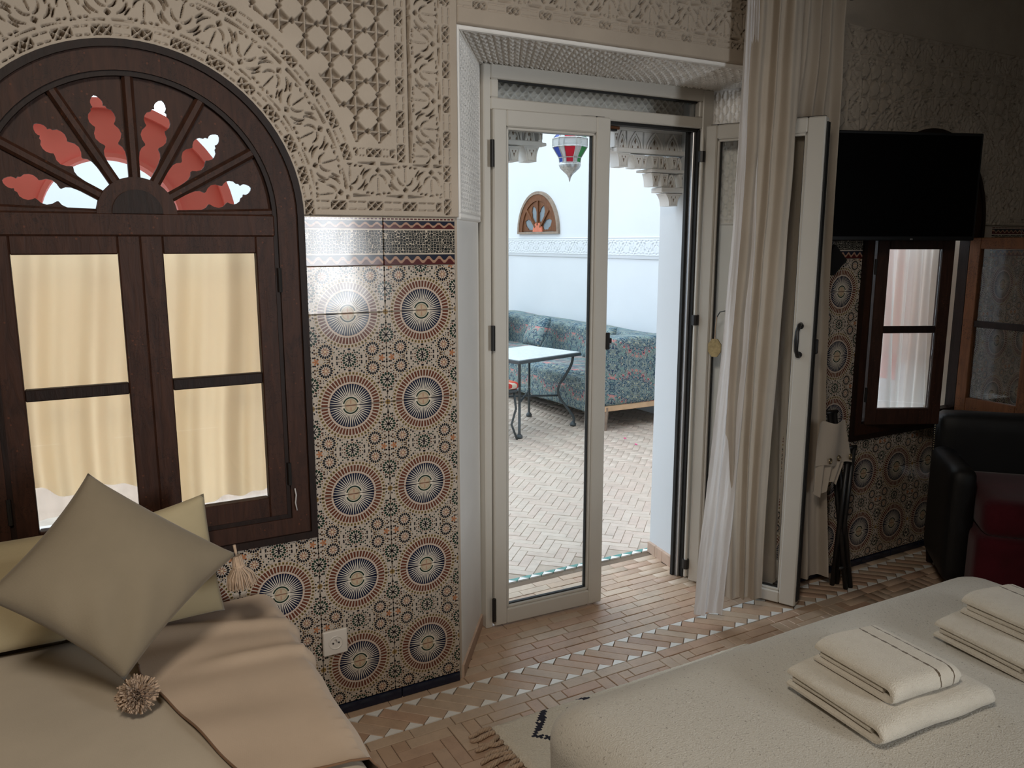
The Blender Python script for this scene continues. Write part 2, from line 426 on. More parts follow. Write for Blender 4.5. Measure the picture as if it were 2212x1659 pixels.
def mosaic_material():
    """printed tile: half a star medallion at the top and at the bottom, rosettes between"""
    m, b = new_mat('printed_mosaic_tile', 0.13, 0.33)
    u, v, _ = s_sep(s_coord('UV'))
    a = (u * 2 - 1).abs() * (TW / TH); bb = 1 - (v * 2 - 1).abs()
    cream = (0.46, 0.39, 0.325); navy = (0.012, 0.014, 0.034); blk = (0.012, 0.011, 0.013); brown = (0.115, 0.036, 0.02)
    green = (0.012, 0.028, 0.018); ochre = (0.27, 0.17, 0.065); orange = (0.36, 0.145, 0.065); white = (0.62, 0.55, 0.46)
    # filler: small dark lozenges and stars
    co = s_comb(a, bb, 0.0)
    vd = s_voro(co, 19.0, rnd=0.6); vc = s_voro(co, 19.0, rnd=0.6, out='Color'); h, hh, _z = s_sep(vc)
    dot = vd.lt(0.44)
    dcol = s_ramp(h, [(0.0, blk), (0.50, green), (0.68, (0.07, 0.035, 0.016)), (0.84, orange), (0.89, cream)], 'CONSTANT')
    col = s_mix(dot, cream, dcol)
    e = s_voro(co, 19.0, 'DISTANCE_TO_EDGE', 0.6)
    col = s_mix(e.lt(0.035) * 0.35, col, (0.20, 0.15, 0.10))
    def polar(cx, cy):
        dx = a - cx; dy = bb - cy; r = s_len(dx, dy); th = S.m('ARCTAN2', dy, dx); return r, th
    def band(r, r0, r1): return r.gt(r0) * r.lt(r1)
    def wedge(th, n, off=0.5):           # 0 on a spoke, 1 midway
        return ((th * (n / (2 * PI)) + off).frac() - 0.5).abs() * 2
    def rosette(col, cx, cy, R, n, petal, inner, core, sp):
        r, th = polar(cx, cy); q = r / R; w = wedge(th, n)
        col = s_mix(q.lt(1.12), col, cream)
        lens = 1 - ((q - 0.76) * 4.2) * ((q - 0.76) * 4.2)           # petal shape
        col = s_mix((w * 1.12).lt(lens), col, petal)
        w2 = wedge(th, n / 2, 0.0)
        col = s_mix(q.lt(0.52) * (w2.lt(0.9 - q * 1.2)), col, inner)
        col = s_mix(band(q, 0.98, 1.12) * wedge(th, n, 0.0).lt(0.4), col, sp)
        col = s_mix(q.lt(0.17), col, core)
        return col
    col = rosette(col, 0.526, 0.79, 0.165, 16, blk, (0.25, 0.10, 0.05), (0.55, 0.42, 0.28), ochre)
    col = rosette(col, 0.848, 0.50, 0.175, 14, green, blk, blk, brown)
    col = rosette(col, 0.0, 1.0, 0.165, 14, green, blk, blk, brown)
    r, th = polar(0.735, 1.0)
    col = s_mix(r.lt(0.075) * (wedge(th, 5).lt(1.3 - r * 14)), col, orange)
    r, th = polar(0.848, 0.0)
    w = wedge(th, 10)
    col = s_mix(r.lt(0.16), col, cream)
    col = s_mix(band(r, 0.085, 0.13) * w.lt(0.42), col, blk); col = s_mix(r.lt(0.05), col, ochre)
    r, th = polar(0.42, 0.44 + 0.34)
    # large medallion
    r, th = polar(0.0, 0.0)
    col = s_mix(r.lt(0.745), col, cream)
    col = s_mix(band(r, 0.672, 0.735) * wedge(th, 56).lt(0.62), col, ochre)
    col = s_mix(band(r, 0.69, 0.72) * wedge(th, 56).lt(0.3), col, green)
    col = s_mix(band(r, 0.515, 0.655) * wedge(th, 52, 0.0).lt(0.66), col, brown)
    ray_w = (r - 0.2) / 0.27
    col = s_mix(band(r, 0.18, 0.475), col, s_mix(wedge(th, 48).lt(0.30 + ray_w * 0.58), white, navy))
    col = s_mix(band(r, 0.475, 0.497), col, (0.52, 0.38, 0.30))
    col = s_mix(r.lt(0.2), col, white)
    cosab = S.m('ABSOLUTE', S.m('SINE', th))
    col = s_mix(band(r, 0.15, 0.185) * cosab.gt(0.25), col, green)
    col = s_mix(r.lt(0.142), col, (0.36, 0.30, 0.20))
    col = s_mix(r.lt(0.125), col, (0.46, 0.36, 0.25))
    pet = wedge(th, 4, 0.5)
    col = s_mix(r.lt(0.11) * pet.lt(0.55 - r * 3.5), col, (0.40, 0.24, 0.16))
    col = s_mix(band(r, 0.112, 0.122), col, (0.30, 0.24, 0.15))
    setc(b, col)
    bump(b, s_noise(s_coord('Object'), 6, 2), 0.0015)
    return m
M['mosaic'] = mosaic_material()

def border_material():
    """printed frieze tile: dashes, wave band, net, wave band"""
    m, b = new_mat('printed_border_tile', 0.14, 0.33)
    u, v, _ = s_sep(s_coord('UV'))           # u in tile widths, v 0..1 from bottom to top
    cream = (0.47, 0.40, 0.32); blk = (0.011, 0.012, 0.012); mar = (0.075, 0.014, 0.014); navy = (0.014, 0.016, 0.030); pink = (0.34, 0.20, 0.135)
    def wave(v0, v1):
        t = (v - v0) / (v1 - v0)                  # 0..1 over the band
        tri = ((u * 6.5).frac() * 2 - 1).abs()
        w = (tri * 0.62 + 0.19).max(0.3).min(0.7)
        line = (t - w).abs().lt(0.14)
        return s_mix(line, s_mix(t.gt(w), mar, navy), pink)
    ha = s_comb(u * TW * 1000, v * 149, 0.0)
    d1 = s_voro(ha, 0.105, rnd=0.55); net = s_voro(ha, 0.105, 'DISTANCE_TO_EDGE', 0.55).gt(0.055)
    ring = (d1 - 0.24).abs().lt(0.05)
    c = s_mix(net, cream, blk); c = s_mix(ring * net * 0.6, c, (0.30, 0.28, 0.22))
    c = s_mix(v.lt(0.25), c, cream); c = s_mix(v.lt(0.22), c, wave(0.0, 0.22))
    c = s_mix(v.gt(0.735), c, cream); c = s_mix(v.gt(0.765), c, wave(0.765, 0.93))
    c = s_mix(v.gt(0.935), c, cream)
    c = s_mix(v.gt(0.955) * v.lt(0.985) * (u * 19).frac().lt(0.72), c, mar)
    setc(b, c)
    bump(b, s_noise(s_coord('Object'), 6, 2), 0.0012)
    return m
M['border'] = border_material()

def floral_material():
    """kaleidoscope print of coral flowers on teal blue"""
    m, b = new_mat('floral_sofa_print', 0.85, 0.2); v = s_coord(); x, y, z = s_sep(v)
    p = 0.46
    fy = (((y + x * 0.98) / p).frac() * 2 - 1).abs(); fz = (((z + x * 0.2) / p).frac() * 2 - 1).abs()
    co = s_comb(fy, fz, 0.0)
    n1 = s_noise(co, 4.2, 3, 0.55, 1.5); n2 = s_noise(co, 10, 3, 0.5, 2.0); cell = s_voro(co, 7)
    blue = s_ramp(n2, [(0.34, (0.025, 0.05, 0.10)), (0.46, (0.05, 0.12, 0.16)), (0.54, (0.11, 0.19, 0.22)), (0.62, (0.30, 0.33, 0.26))])
    coral = s_ramp(cell, [(0.0, (0.72, 0.13, 0.08)), (0.28, (0.58, 0.09, 0.10)), (0.40, (0.50, 0.20, 0.20)), (0.5, (0.16, 0.26, 0.24))])
    c = s_mix((fz - 0.30 - fy * 0.42 + (n2 - 0.5) * 0.75).abs().lt(0.085), blue, coral)
    c = s_mix(n1.gt(0.60), c, coral)
    c = s_mix(n1.lt(0.42) * cell.lt(0.30), c, (0.46, 0.44, 0.30))
    c = s_mix((n2 - 0.5).abs().lt(0.020), c, (0.36, 0.40, 0.40))
    c = s_mix((n1 - 0.53).abs().lt(0.012), c, (0.02, 0.03, 0.05))
    setc(b, c); bump(b, s_noise(v, 60, 3), 0.002)
    return m
M['floral'] = floral_material()

def bedspread_material():
    m, b = new_mat('nubby_wool_bedspread', 0.95, 0.1); v = s_coord()
    n = s_noise(v, 260, 2, 0.6); f = s_noise(v, 150, 3, 0.75)
    c = s_mix(f.gt(0.64), (0.56, 0.52, 0.45), (0.25, 0.22, 0.18))
    c = s_mix((n - 0.45) * 1.2, c, (0.66, 0.62, 0.55))
    setc(b, c); b.inputs['Sheen Weight'].default_value = 0.2; bump(b, n + f * 0.6, 0.0022)
    return m
M['bedspread'] = bedspread_material()

def towel_material(stripes):
    """stripes: list of x positions (object space, across the towel) of the dashed brown lines"""
    m, b = new_mat('terry_towel' + ('_striped' if stripes else ''), 0.95, 0.1); v = s_coord(); x, y, z = s_sep(v)
    n = s_noise(v, 420, 2); c = s_mix(s_noise(v, 30, 3), (0.58, 0.52, 0.43), (0.70, 0.64, 0.54))
    for q in stripes:
        thick = 0.0016 + ((y * 38).frac().lt(0.5)) * 0.0014
        c = s_mix((x - q + (s_noise(v, 12, 1) - 0.5) * 0.006).abs().lt(thick), c, (0.10, 0.065, 0.03))
    setc(b, c); b.inputs['Sheen Weight'].default_value = 0.3; bump(b, n, 0.003)
    return m
M['towel'] = towel_material([]); M['towel_striped'] = towel_material([0.035, 0.075])

def rug_material():
    m, b = new_mat('berber_rug', 0.95, 0.1); x, y, z = s_sep(s_coord())
    f = s_noise(s_coord(), 180, 2); base = s_mix(f, (0.56, 0.50, 0.40), (0.80, 0.74, 0.63))
    # a lattice of lozenges drawn with short dark knots
    px, py = x - 1.35, y + 0.45
    q = 0.0095; gx = (px / q).floor() * q; gy = (py / q).floor() * q
    d = (gx.abs() * 1.0 + (gy * 0.95).abs())
    ln = ((d / 0.115).frac() - 0.5).abs()
    ink = ln.lt(0.13) * (s_noise(s_comb(gx * 60, gy * 60, 0.0), 1.3, 1).gt(0.36)) * d.lt(0.19)
    setc(b, s_mix(ink, base, (0.035, 0.035, 0.05))); bump(b, f, 0.004)
    return m
M['rug'] = rug_material()
M['table_top'] = plain('pale_stone_mosaic_top', (0.55, 0.60, 0.62), 0.35, 0.5, var=0.12, scale=40)
M['iron'] = plain('grey_wrought_iron', (0.07, 0.085, 0.095), 0.5, 0.4, 0.3)
def striped_seat():
    m, b = new_mat('red_striped_cushion', 0.9, 0.1); x, y, z = s_sep(s_coord())
    setc(b, s_ramp(((x * 0.3 + y) * 11).frac(), [(0.0, (0.5, 0.06, 0.05)), (0.45, (0.62, 0.55, 0.45)), (0.6, (0.5, 0.06, 0.05)), (0.8, (0.6, 0.25, 0.12))], 'CONSTANT'))
    return m
M['striped'] = striped_seat()
M['tin'] = plain('tin_lantern', (0.45, 0.46, 0.46), 0.35, 0.5, 0.8, var=0.3, scale=60)
for nm, c in (('blue', (0.05, 0.13, 0.55)), ('red', (0.75, 0.05, 0.10)), ('green', (0.05, 0.38, 0.10)), ('white', (0.75, 0.8, 0.8))):
    mm, b = new_mat('stained_glass_' + nm, 0.15, 0.5); setc(b, c)
    t = S.nt.nodes.new('ShaderNodeBsdfTranslucent'); t.inputs[0].default_value = (*[min(1, q * 1.5) for q in c], 1)
    mx = S.nt.nodes.new('ShaderNodeMixShader'); mx.inputs[0].default_value = 0.6
    S.nt.links.new(b.outputs[0], mx.inputs[1]); S.nt.links.new(t.outputs[0], mx.inputs[2]); S.nt.links.new(mx.outputs[0], S.nt.nodes['Material Output'].inputs[0])
    M['sg_' + nm] = mm
M['tag_wood'] = plain('carved_key_tag_wood', (0.36, 0.27, 0.13), 0.6, var=0.3, scale=70)

# ------------------------------------------------------------------ room shell
WX, WR, WZ = 0.193, 0.44, 1.622                 # left window: centre, radius, springing height
W2X = 3.576                                     # its twin to the right of the door
WB = 0.636                                      # window bottom
ND0, ND1, NZ = 1.14, 2.70, 2.222                # niche of the door
def wall_slices(x0, x1, z0, z1, y0, y1, arches, rects, m, name):
    xs = {x0, x1}
    for (cx, r, zs, zb) in arches: xs |= {cx + r * math.cos(PI * k / 20) for k in range(21)}
    for (a, b, c, d) in rects: xs |= {a, b}
    xs = sorted(x for x in xs if x0 <= x <= x1); q = MB()
    for a, b in zip(xs[:-1], xs[1:]):
        if b - a < 1e-5: continue
        mid = (a + b) / 2; cuts = []
        for (cx, r, zs, zb) in arches:
            if abs(mid - cx) < r: cuts.append((zb, zb, zs + math.sqrt(max(0, r * r - (a - cx) ** 2)), zs + math.sqrt(max(0, r * r - (b - cx) ** 2))))
        for (l, h, c, d) in rects:
            if l < mid < h: cuts.append((c, c, d, d))
        lo = (z0, z0)
        for (ba, bb, ta, tb) in sorted(cuts):
            ta = min(ta, z1); tb = min(tb, z1)
            if ba > lo[0] + 1e-6: q.prism([(a, lo[0]), (b, lo[1]), (b, bb), (a, ba)], y0, y1)
            lo = (ta, tb)
        if max(z1 - lo[0], z1 - lo[1]) > 1e-6: q.prism([(a, lo[0]), (b, lo[1]), (b, z1), (a, z1)], y0, y1)
    return q.build(name, m)
RX0, RX1, RY0, RZ1 = -1.9, 5.0, -4.6, 3.25
wall_back = structure(wall_slices(RX0, RX1, 0, RZ1, 0.06, 0.33, [(WX, 0.425, WZ, WB + 0.02), (W2X, 0.425, WZ, WB + 0.02)], [(ND0, ND1, 0, NZ)], M['plaster'], 'wall_back'))
wall_slices(RX0, RX1, 0, 1.63, 0.0, 0.06, [(WX, 0.425, WZ, WB + 0.02), (W2X, 0.425, WZ, WB + 0.02)], [(ND0, ND1, 0, 3)], M['plaster'], 'tile_bed').parent = wall_back
q = MB(); q.box((RX0, 0, 1.63), (-0.335, 0.06, RZ1)); q.box((-0.335, 0, 2.499), (ND0, 0.06, RZ1)); q.box((ND0, 0, 2.619), (ND1, 0.06, RZ1)); q.box((ND1, 0, 2.444), (RX1, 0.06, RZ1)); q.box((4.949, 0, 1.63), (RX1, 0.06, 2.444))
q.build('smooth_plaster', M['plaster'], wall_back)
q = MB(); q.box((RX0 - 0.15, RY0, 0), (RX0, 0.33, RZ1)); structure(q.build('wall_left', M['ceiling']))
q = MB(); q.box((RX1, RY0, 0), (RX1 + 0.15, 0.33, RZ1)); structure(q.build('wall_right', M['ceiling']))
structure(wall_slices(RX0, RX1, 0, RZ1, RY0 - 0.2, RY0, [], [(REARX - 0.27, REARX + 0.27, 0.85, 2.35)], M['ceiling'], 'wall_front'))
q = MB(); q.box((RX0, RY0, RZ1), (RX1, 0.33, RZ1 + 0.15)); structure(q.build('ceiling', M['ceiling']))

# splayed jambs and soffit of the door niche, outer piers and header
JX0, JX1, JY = 1.385, 2.492, 0.33
def pl(poly, z0, z1, q): q.prism(poly, z0, z1, axis=2)
q = MB()
pl([(ND0, 0), (JX0, JY), (ND0, JY)], 0, NZ, q); pl([(ND1, 0), (ND1, JY), (JX1, JY)], 0, NZ, q)
q.box((ND0, 0.31, 2.19), (ND1, JY, NZ + 0.02))
jamb = q.build('niche_jamb', M['white_plaster'], wall_back)
q = MB()
pl([(0.95, JY), (1.392, JY), (1.345, 0.63), (0.95, 0.63)], 0, 2.75, q)
pl([(2.455, JY), (2.95, JY), (2.95, 0.63), (2.50, 0.63)], 0, 2.75, q)
q.box((1.34, JY, 2.26), (2.51, 0.63, 2.75))
q.build('outer_pier', M['court_white'], wall_back)
q = MB()
for k in range(4):
    a = k / 4 + 0.004; b = (k + 1) / 4 - 0.004
    f = lambda t: (2.452 + (2.497 - 2.452) * t - 0.012, 0.35 + 0.28 * t)
    pl([f(a), f(b), (f(b)[0] + 0.02, f(b)[1]), (f(a)[0] + 0.02, f(a)[1])], 0, 0.052, q)
for k in range(3):
    a = k / 3 + 0.004; b = (k + 1) / 3 - 0.004
    f = lambda t: (ND0 + (JX0 - ND0) * t + 0.006, JY * t - 0.006)
    pl([f(a), f(b), (f(b)[0] - 0.012, f(b)[1] + 0.012), (f(a)[0] - 0.012, f(a)[1] + 0.012)], 0, 0.05, q)
structure(q.build('baseboard_door', M['base_brick']))

# ------------------------------------------------------------------ carved stucco
def cut(d, w=0.0013): return np.clip(0.5 - d / (2 * w), 0, 1)
def seg_d(x, y, pts, r0, r1):
    """distance to a curved slit: quadratic through three points, tapering"""
    P = np.array(pts, float); d = np.full(x.shape, 9.0)
    for k in range(11):
        t = k / 10; a, b, c = (1 - t) ** 2, 2 * t * (1 - t), t * t
        ctl = 2 * P[1] - 0.5 * (P[0] + P[2]); p = a * P[0] + b * ctl + c * P[2]
        rr = r0 + (r1 - r0) * math.sin(PI * t)
        d = np.minimum(d, np.hypot(x - p[0], y - p[1]) - rr)
    return d
def sq_strip(s, t, P=0.105, hs=0.0118, L=0.0235):
    sm = np.mod(s, P) - P / 2
    rect = np.maximum(np.abs(sm) - L, np.abs(t) - hs)
    X = np.abs(np.abs(sm) - L / 2)
    lat = 0.0025 - np.minimum(np.abs(X - np.abs(t) * (L / 2) / hs), 9) * 0.72
    hole = np.maximum(rect, lat)
    gr = np.maximum(np.abs(np.abs(t) - 0.0105) - 0.0013, np.maximum(L + 0.007 - np.abs(sm), np.abs(sm) - P / 2 + 0.003))
    return np.maximum(cut(hole, 0.001), 0.7 * cut(gr, 0.001))
SLITS = [([(0.004, -0.0146), (0.018, -0.008), (0.0255, 0.009)], 0.0012, 0.0032),
         ([(0.024, -0.030), (0.041, -0.018), (0.0475, -0.002)], 0.0016, 0.0044),
         ([(0.0, -0.004), (0.0, 0.015), (0.0, 0.035)], 0.0014, 0.0024),
         ([(0.034, 0.0136), (0.0405, 0.022), (0.046, 0.031)], 0.0015, 0.0034),
         ([(0.016, 0.0385), (0.019, 0.040), (0.022, 0.0405)], 0.0016, 0.003),
         ([(0.030, 0.040), (0.034, 0.0385), (0.038, 0.040)], 0.0014, 0.0028),
         ([(0.0, 0.041), (0.003, 0.043), (0.006, 0.045)], 0.0012, 0.0022)]
def vegetal(s, t, P=0.177, half=0.049):
    k = 0.177 / P
    x = np.abs(np.mod(s + P / 2, P) - P / 2) * k; d = np.full(x.shape, 9.0)
    for xx, tt in ((x, t), (0.0885 - x, -t)):
        d = np.minimum(d, (xx + np.abs(tt + 0.028)) - 0.0078)
        for pts, r0, r1 in SLITS: d = np.minimum(d, seg_d(xx, tt, pts, r0 * 0.66, r1 * 0.66))
        d = np.minimum(d, np.maximum(np.abs(tt + half - 0.001) - 0.0034 * np.clip(1.3 - xx / 0.05, 0.15, 1), np.maximum(0.009 - xx, xx - 0.062)))
    d = np.where(np.abs(t) > half + 0.004, 9, d)
    return cut(d, 0.0013)
def lattice(x, z, p=0.0715, ox=0.8055, oz=1.914):
    u = np.abs(np.mod((x - ox) / p + 0.5, 1) - 0.5); v = np.abs(np.mod((z - oz) / p + 0.5, 1) - 0.5)
    d = np.minimum(u + v, (0.5 - u) + (0.5 - v)) - 0.115
    e1 = np.maximum(u + (0.5 - v) - 0.43, np.maximum(0.06 - u, 0.045 - (0.5 - v)))
    return np.maximum(cut(d * p, 0.0014), 0.95 * cut(e1 * p, 0.0032))
def ridge(d, w): return cut(np.abs(d) - w, 0.0015)
def spandrel(x, z, cx, left=None):
    """cut depth 0..1 of the carving between a window arch and the door"""
    r = np.hypot(x - cx, z - WZ); an = np.arctan2(z - WZ, x - cx); H = np.zeros(x.shape)
    done = np.zeros(x.shape, bool)
    def put(mask, val):
        nonlocal done
        mk = mask & ~done
        if mk.any(): H[mk] = val(x[mk], z[mk], r[mk], an[mk])
        done |= mk
    put((x > 1.115), lambda x, z, r, an: 0 * x)
    put(r < 0.486, lambda x, z, r, an: sq_strip(an * 0.463 + 0.02, r - 0.463, 0.094))
    put(z < 1.678, lambda x, z, r, an: np.where(x > 1.08, sq_strip(z - 1.607, x - 1.10), sq_strip(x - 0.687, z - 1.659, 0.1135)))
    put(r < 0.586, lambda x, z, r, an: vegetal((an - 0.635) * 0.505, (r - 0.534), 0.1693))
    put(x > 1.081, lambda x, z, r, an: np.where(z > 2.268, sq_strip(x - 1.05, z - 2.283), sq_strip(z - 1.712, x - 1.10)))
    put((z < 1.792) & (r > 0.592), lambda x, z, r, an: vegetal(x - 0.78, z - 1.737))
    put((x > 0.972) & (z >= 1.792), lambda x, z, r, an: np.maximum(vegetal(z - 1.813, 1.028 - x, 0.168), 0.9 * ridge(x - 0.9755, 0.003)))
    put(r < 0.634, lambda x, z, r, an: np.maximum(sq_strip(an * 0.606 + 0.05, r - 0.608, 0.098), 0))
    put(z < 1.838, lambda x, z, r, an: np.where(x > 0.925, sq_strip(z - 1.7725, x - 0.946, 0.09), sq_strip(x - 0.745, z - 1.817, 0.0752)))
    put(x > 0.922, lambda x, z, r, an: np.where(x < 0.966, sq_strip(z - 1.7725, x - 0.946, 0.098), 0 * x))
    put((r > 0.648) & (x < 0.914) & (z > 1.846), lambda x, z, r, an: lattice(x, z))
    return H
DEP = 0.034
def relief(name, x0, x1, z0, z1, step, fn, m, parent, y=-0.0195, keepfn=None, depth=DEP):
    nx = int(round((x1 - x0) / step)) + 1; nz = int(round((z1 - z0) / step)) + 1
    X, Z = np.meshgrid(np.linspace(x0, x1, nx), np.linspace(z0, z1, nz), indexing='ij')
    Hh = fn(X, Z); Y = y + depth * Hh + 0.001 * wob(X, Z, 16) * (1 - Hh)
    Y[0, :] = 0; Y[-1, :] = 0; Y[:, 0] = 0; Y[:, -1] = 0
    P = np.stack([X, Y, Z], -1); keep = None
    if keepfn is not None:
        cxm = (X[:-1, :-1] + X[1:, 1:]) / 2; czm = (Z[:-1, :-1] + Z[1:, 1:]) / 2; keep = keepfn(cxm, czm)
    return grid_mesh(name, P, m, parent, True, keep)
relief('carved_spandrel', -0.34, ND0, 1.628, 2.50, 0.0024, lambda x, z: spandrel(x, z, WX), M['plaster'], wall_back,
       keepfn=lambda x, z: np.hypot(x - WX, z - WZ) > 0.434)
def frieze(x, z):
    H = np.zeros(x.shape)
    a = (z > 2.266) & (z < 2.298); H[a] = sq_strip(x[a] - 1.16, z[a] - 2.283, 0.121)
    a = (z >= 2.303) & (z < 2.408); H[a] = vegetal(x[a] - 1.10, z[a] - 2.355, 0.177)
    a = (z >= 2.412) & (z < 2.44); H[a] = sq_strip(x[a] - 1.2, z[a] - 2.426, 0.1)
    a = (z >= 2.445); H[a] = lattice(x[a], z[a])
    return H
relief('carved_frieze', ND0, ND1, NZ, 2.62, 0.0032, frieze, M['plaster'], wall_back)
def right_field(x, z):
    r = np.hypot(x - W2X, z - WZ); H = np.zeros(x.shape); an = np.arctan2(z - WZ, x - W2X); d = np.zeros(x.shape, bool)
    def put(mask, val):
        nonlocal d
        mk = mask & ~d
        if mk.any(): H[mk] = val(x[mk], z[mk], r[mk], an[mk])
        d |= mk
    put(z > 2.435, lambda x, z, r, an: 0 * x)
    put(z > 2.33, lambda x, z, r, an: vegetal(x, z - 2.383))
    put(z > 2.29, lambda x, z, r, an: sq_strip(x, z - 2.308))
    put(r < 0.486, lambda x, z, r, an: sq_strip(an * 0.463, r - 0.463, 0.094))
    put(r < 0.586, lambda x, z, r, an: vegetal((an - 0.635) * 0.505, r - 0.534, 0.1693))
    put((np.abs(x - W2X) > 0.53) & (np.abs(x - W2X) < 0.63), lambda x, z, r, an: vegetal(z, np.abs(x - W2X) - 0.58, 0.168))
    put(r < 0.634, lambda x, z, r, an: sq_strip(an * 0.606, r - 0.608, 0.098))
    put(z < 1.68, lambda x, z, r, an: sq_strip(x, z - 1.655))
    put(np.abs(x - W2X) > 0.66, lambda x, z, r, an: vegetal(z, np.mod(x, 0.12) - 0.06, 0.168))
    put(z > 0, lambda x, z, r, an: lattice(x, z))
    return H
relief('carved_spandrel', ND1, 4.95, 1.63, 2.445, 0.0052, right_field, M['plaster'], wall_back,
       keepfn=lambda x, z: np.hypot(x - W2X, z - WZ) > 0.434)
def quad_relief(name, c00, c10, c01, c11, nrm, step, fn, m, parent, depth=0.011):
    """relief on a bilinear patch; fn gets metres along both edges"""
    c = [np.array(q, float) for q in (c00, c10, c01, c11)]
    LU = max(np.linalg.norm(c[1] - c[0]), np.linalg.norm(c[3] - c[2])); LV = np.linalg.norm(c[2] - c[0])
    nu = int(LU / step) + 1; nv = int(LV / step) + 1
    U, V = np.meshgrid(np.linspace(0, 1, nu), np.linspace(0, 1, nv), indexing='ij'); u = U[..., None]; v = V[..., None]
    P = (1 - u) * (1 - v) * c[0] + u * (1 - v) * c[1] + (1 - u) * v * c[2] + u * v * c[3]
    h = fn(U * LU, V * LV, LU, LV) * depth; h[0, :] = h[-1, :] = 0.012; h[:, 0] = h[:, -1] = 0.012
    P = P + np.array(nrm) * (0.012 - h)[..., None]
    return grid_mesh(name, P, m, parent, True)
def oval_net(u, v, LU, LV, pu=0.034, pv=0.056, mar=0.020):
    def el(ou, ov, a, b):
        x = np.mod(u / pu + ou + 0.5, 1) - 0.5; z = np.mod(v / pv + ov + 0.5, 1) - 0.5
        return np.hypot(x / a, z / b) - 1
    d = np.minimum(el(0, 0, 0.27, 0.33), el(0.5, 0.5, 0.27, 0.33)); d = np.minimum(d, el(0.5, 0, 0.11, 0.13)); d = np.minimum(d, el(0, 0.5, 0.11, 0.13))
    h = np.clip(0.5 - d * 3, 0, 1)
    inn = (u > mar) & (u < LU - mar) & (v > mar) & (v < LV - mar)
    ln = cut(np.abs(np.minimum(np.minimum(u, LU - u), np.minimum(v, LV - v)) - mar * 0.6) - 0.0012, 0.001)
    return np.where(inn, h, 0.6 * ln)
def jn(a, b):
    n = Vector((b[1] - a[1], -(b[0] - a[0]), 0)).normalized(); return n
n1 = np.array(jn((ND0, 0), (JX0, JY)))
def jamb_fn(u, v, LU, LV):
    h = oval_net(u, v, LU, LV)
    dent = (v > 0.010) & (v < 0.022) & (np.mod(u, 0.014) < 0.007)
    return np.where(v < 0.03, np.where(dent, 1.0, 0), h)
quad_relief('carved_jamb', (ND0, 0, 1.622), (JX0, JY, 1.622), (ND0, 0, NZ), (JX0, JY, 2.19), n1, 0.0028, jamb_fn, M['jamb_plaster'], wall_back)
n2 = np.array(jn((JX1, JY), (ND1, 0)))
quad_relief('carved_jamb', (JX1, JY, 1.622), (ND1, 0, 1.622), (JX1, JY, 2.19), (ND1, 0, NZ), n2, 0.004, jamb_fn, M['jamb_plaster'], wall_back)
quad_relief('carved_soffit', (ND1, 0, NZ), (ND0, 0, NZ), (JX1, JY, 2.19), (JX0, JY, 2.19), (0, -0.095, -0.995), 0.0036,
            lambda u, v, LU, LV: oval_net(u, v, LU, LV, 0.056, 0.040), M['jamb_plaster'], wall_back)
def rhomb(u, v, LU, LV, p=0.036):
    a = np.abs(np.mod(u / p, 1) - 0.5) + np.abs(np.mod(v / p, 1) - 0.5); d = np.minimum(np.abs(a - 0.5), 9)
    return np.clip((d - 0.13) * 12, 0, 1)
quad_relief('lattice_header', (1.36, 0.47, 2.035), (2.52, 0.47, 2.035), (1.36, 0.47, 2.27), (2.52, 0.47, 2.27), (0, -1, 0), 0.0034, rhomb, M['jamb_plaster'], wall_back, depth=0.03)

# ------------------------------------------------------------------ wall tiles, one object each
_tm = {}
def tile_mesh(w, h, u0, u1, v0, v1, m, nm):
    key = (round(w, 4), round(h, 4), round(u0, 3), round(v0, 3), nm)
    if key in _tm: return _tm[key]
    c = 0.0012; t = 0.010
    v = [(0, 0, 0), (w, 0, 0), (w, 0, h), (0, 0, h), (0, -t + c, 0), (w, -t + c, 0), (w, -t + c, h), (0, -t + c, h), (c, -t, c), (w - c, -t, c), (w - c, -t, h - c), (c, -t, h - c)]
    f = [(8, 9, 10, 11)] + [(4 + i, 4 + (i + 1) % 4, 8 + (i + 1) % 4, 8 + i) for i in range(4)] + [(i, (i + 1) % 4, 4 + (i + 1) % 4, 4 + i) for i in range(4)]
    me = bpy.data.meshes.new(nm); me.from_pydata(v, [], f); uv = me.uv_layers.new(name='UVMap')
    for l in me.loops:
        p = v[l.vertex_index]; uv.data[l.index].uv = (u0 + (u1 - u0) * p[0] / w, v0 + (v1 - v0) * p[2] / h)
    me.materials.append(m); _tm[key] = me
    return me
G = 0.0011
def put_tile(nm, x0, x1, z0, z1, u0, u1, v0, v1, m):
    me = tile_mesh(x1 - x0 - 2 * G, z1 - z0 - 2 * G, u0, u1, v0, v1, m, nm)
    o = bpy.data.objects.new(nm, me); o.location = (x0 + G, -0.0004, z0 + G)
    o.rotation_euler = (random.uniform(-1, 1) * 0.006, 0, random.uniform(-1, 1) * 0.006); link(o, wall_back)
def tile_column(x0, lo, hi, xa=None, xb=None):
    xa = x0 if xa is None else xa; xb = x0 + TW if xb is None else xb
    for k in range(-1, 5):
        z0 = TZ + TH * k; z1 = z0 + TH; a = max(z0, lo); b = min(z1, hi)
        if b - a < 0.012: continue
        put_tile('tile', xa, xb, a, b, (xa - x0) / TW, (xb - x0) / TW, (a - z0) / TH, (b - z0) / TH, M['mosaic'])
for k in (-2, -1): tile_column(TX + k * TW, 0.036, WB - 0.002)
for k in (0, 1): tile_column(TX + k * TW, 0.036, 1.478)
T2 = 2.889
tile_column(T2 - TW, 0.036, 1.478, xa=ND1); tile_column(T2, 0.036, 1.478)
for k in (1, 2, 3, 4): tile_column(T2 + k * TW, 0.036, WB + 0.012)
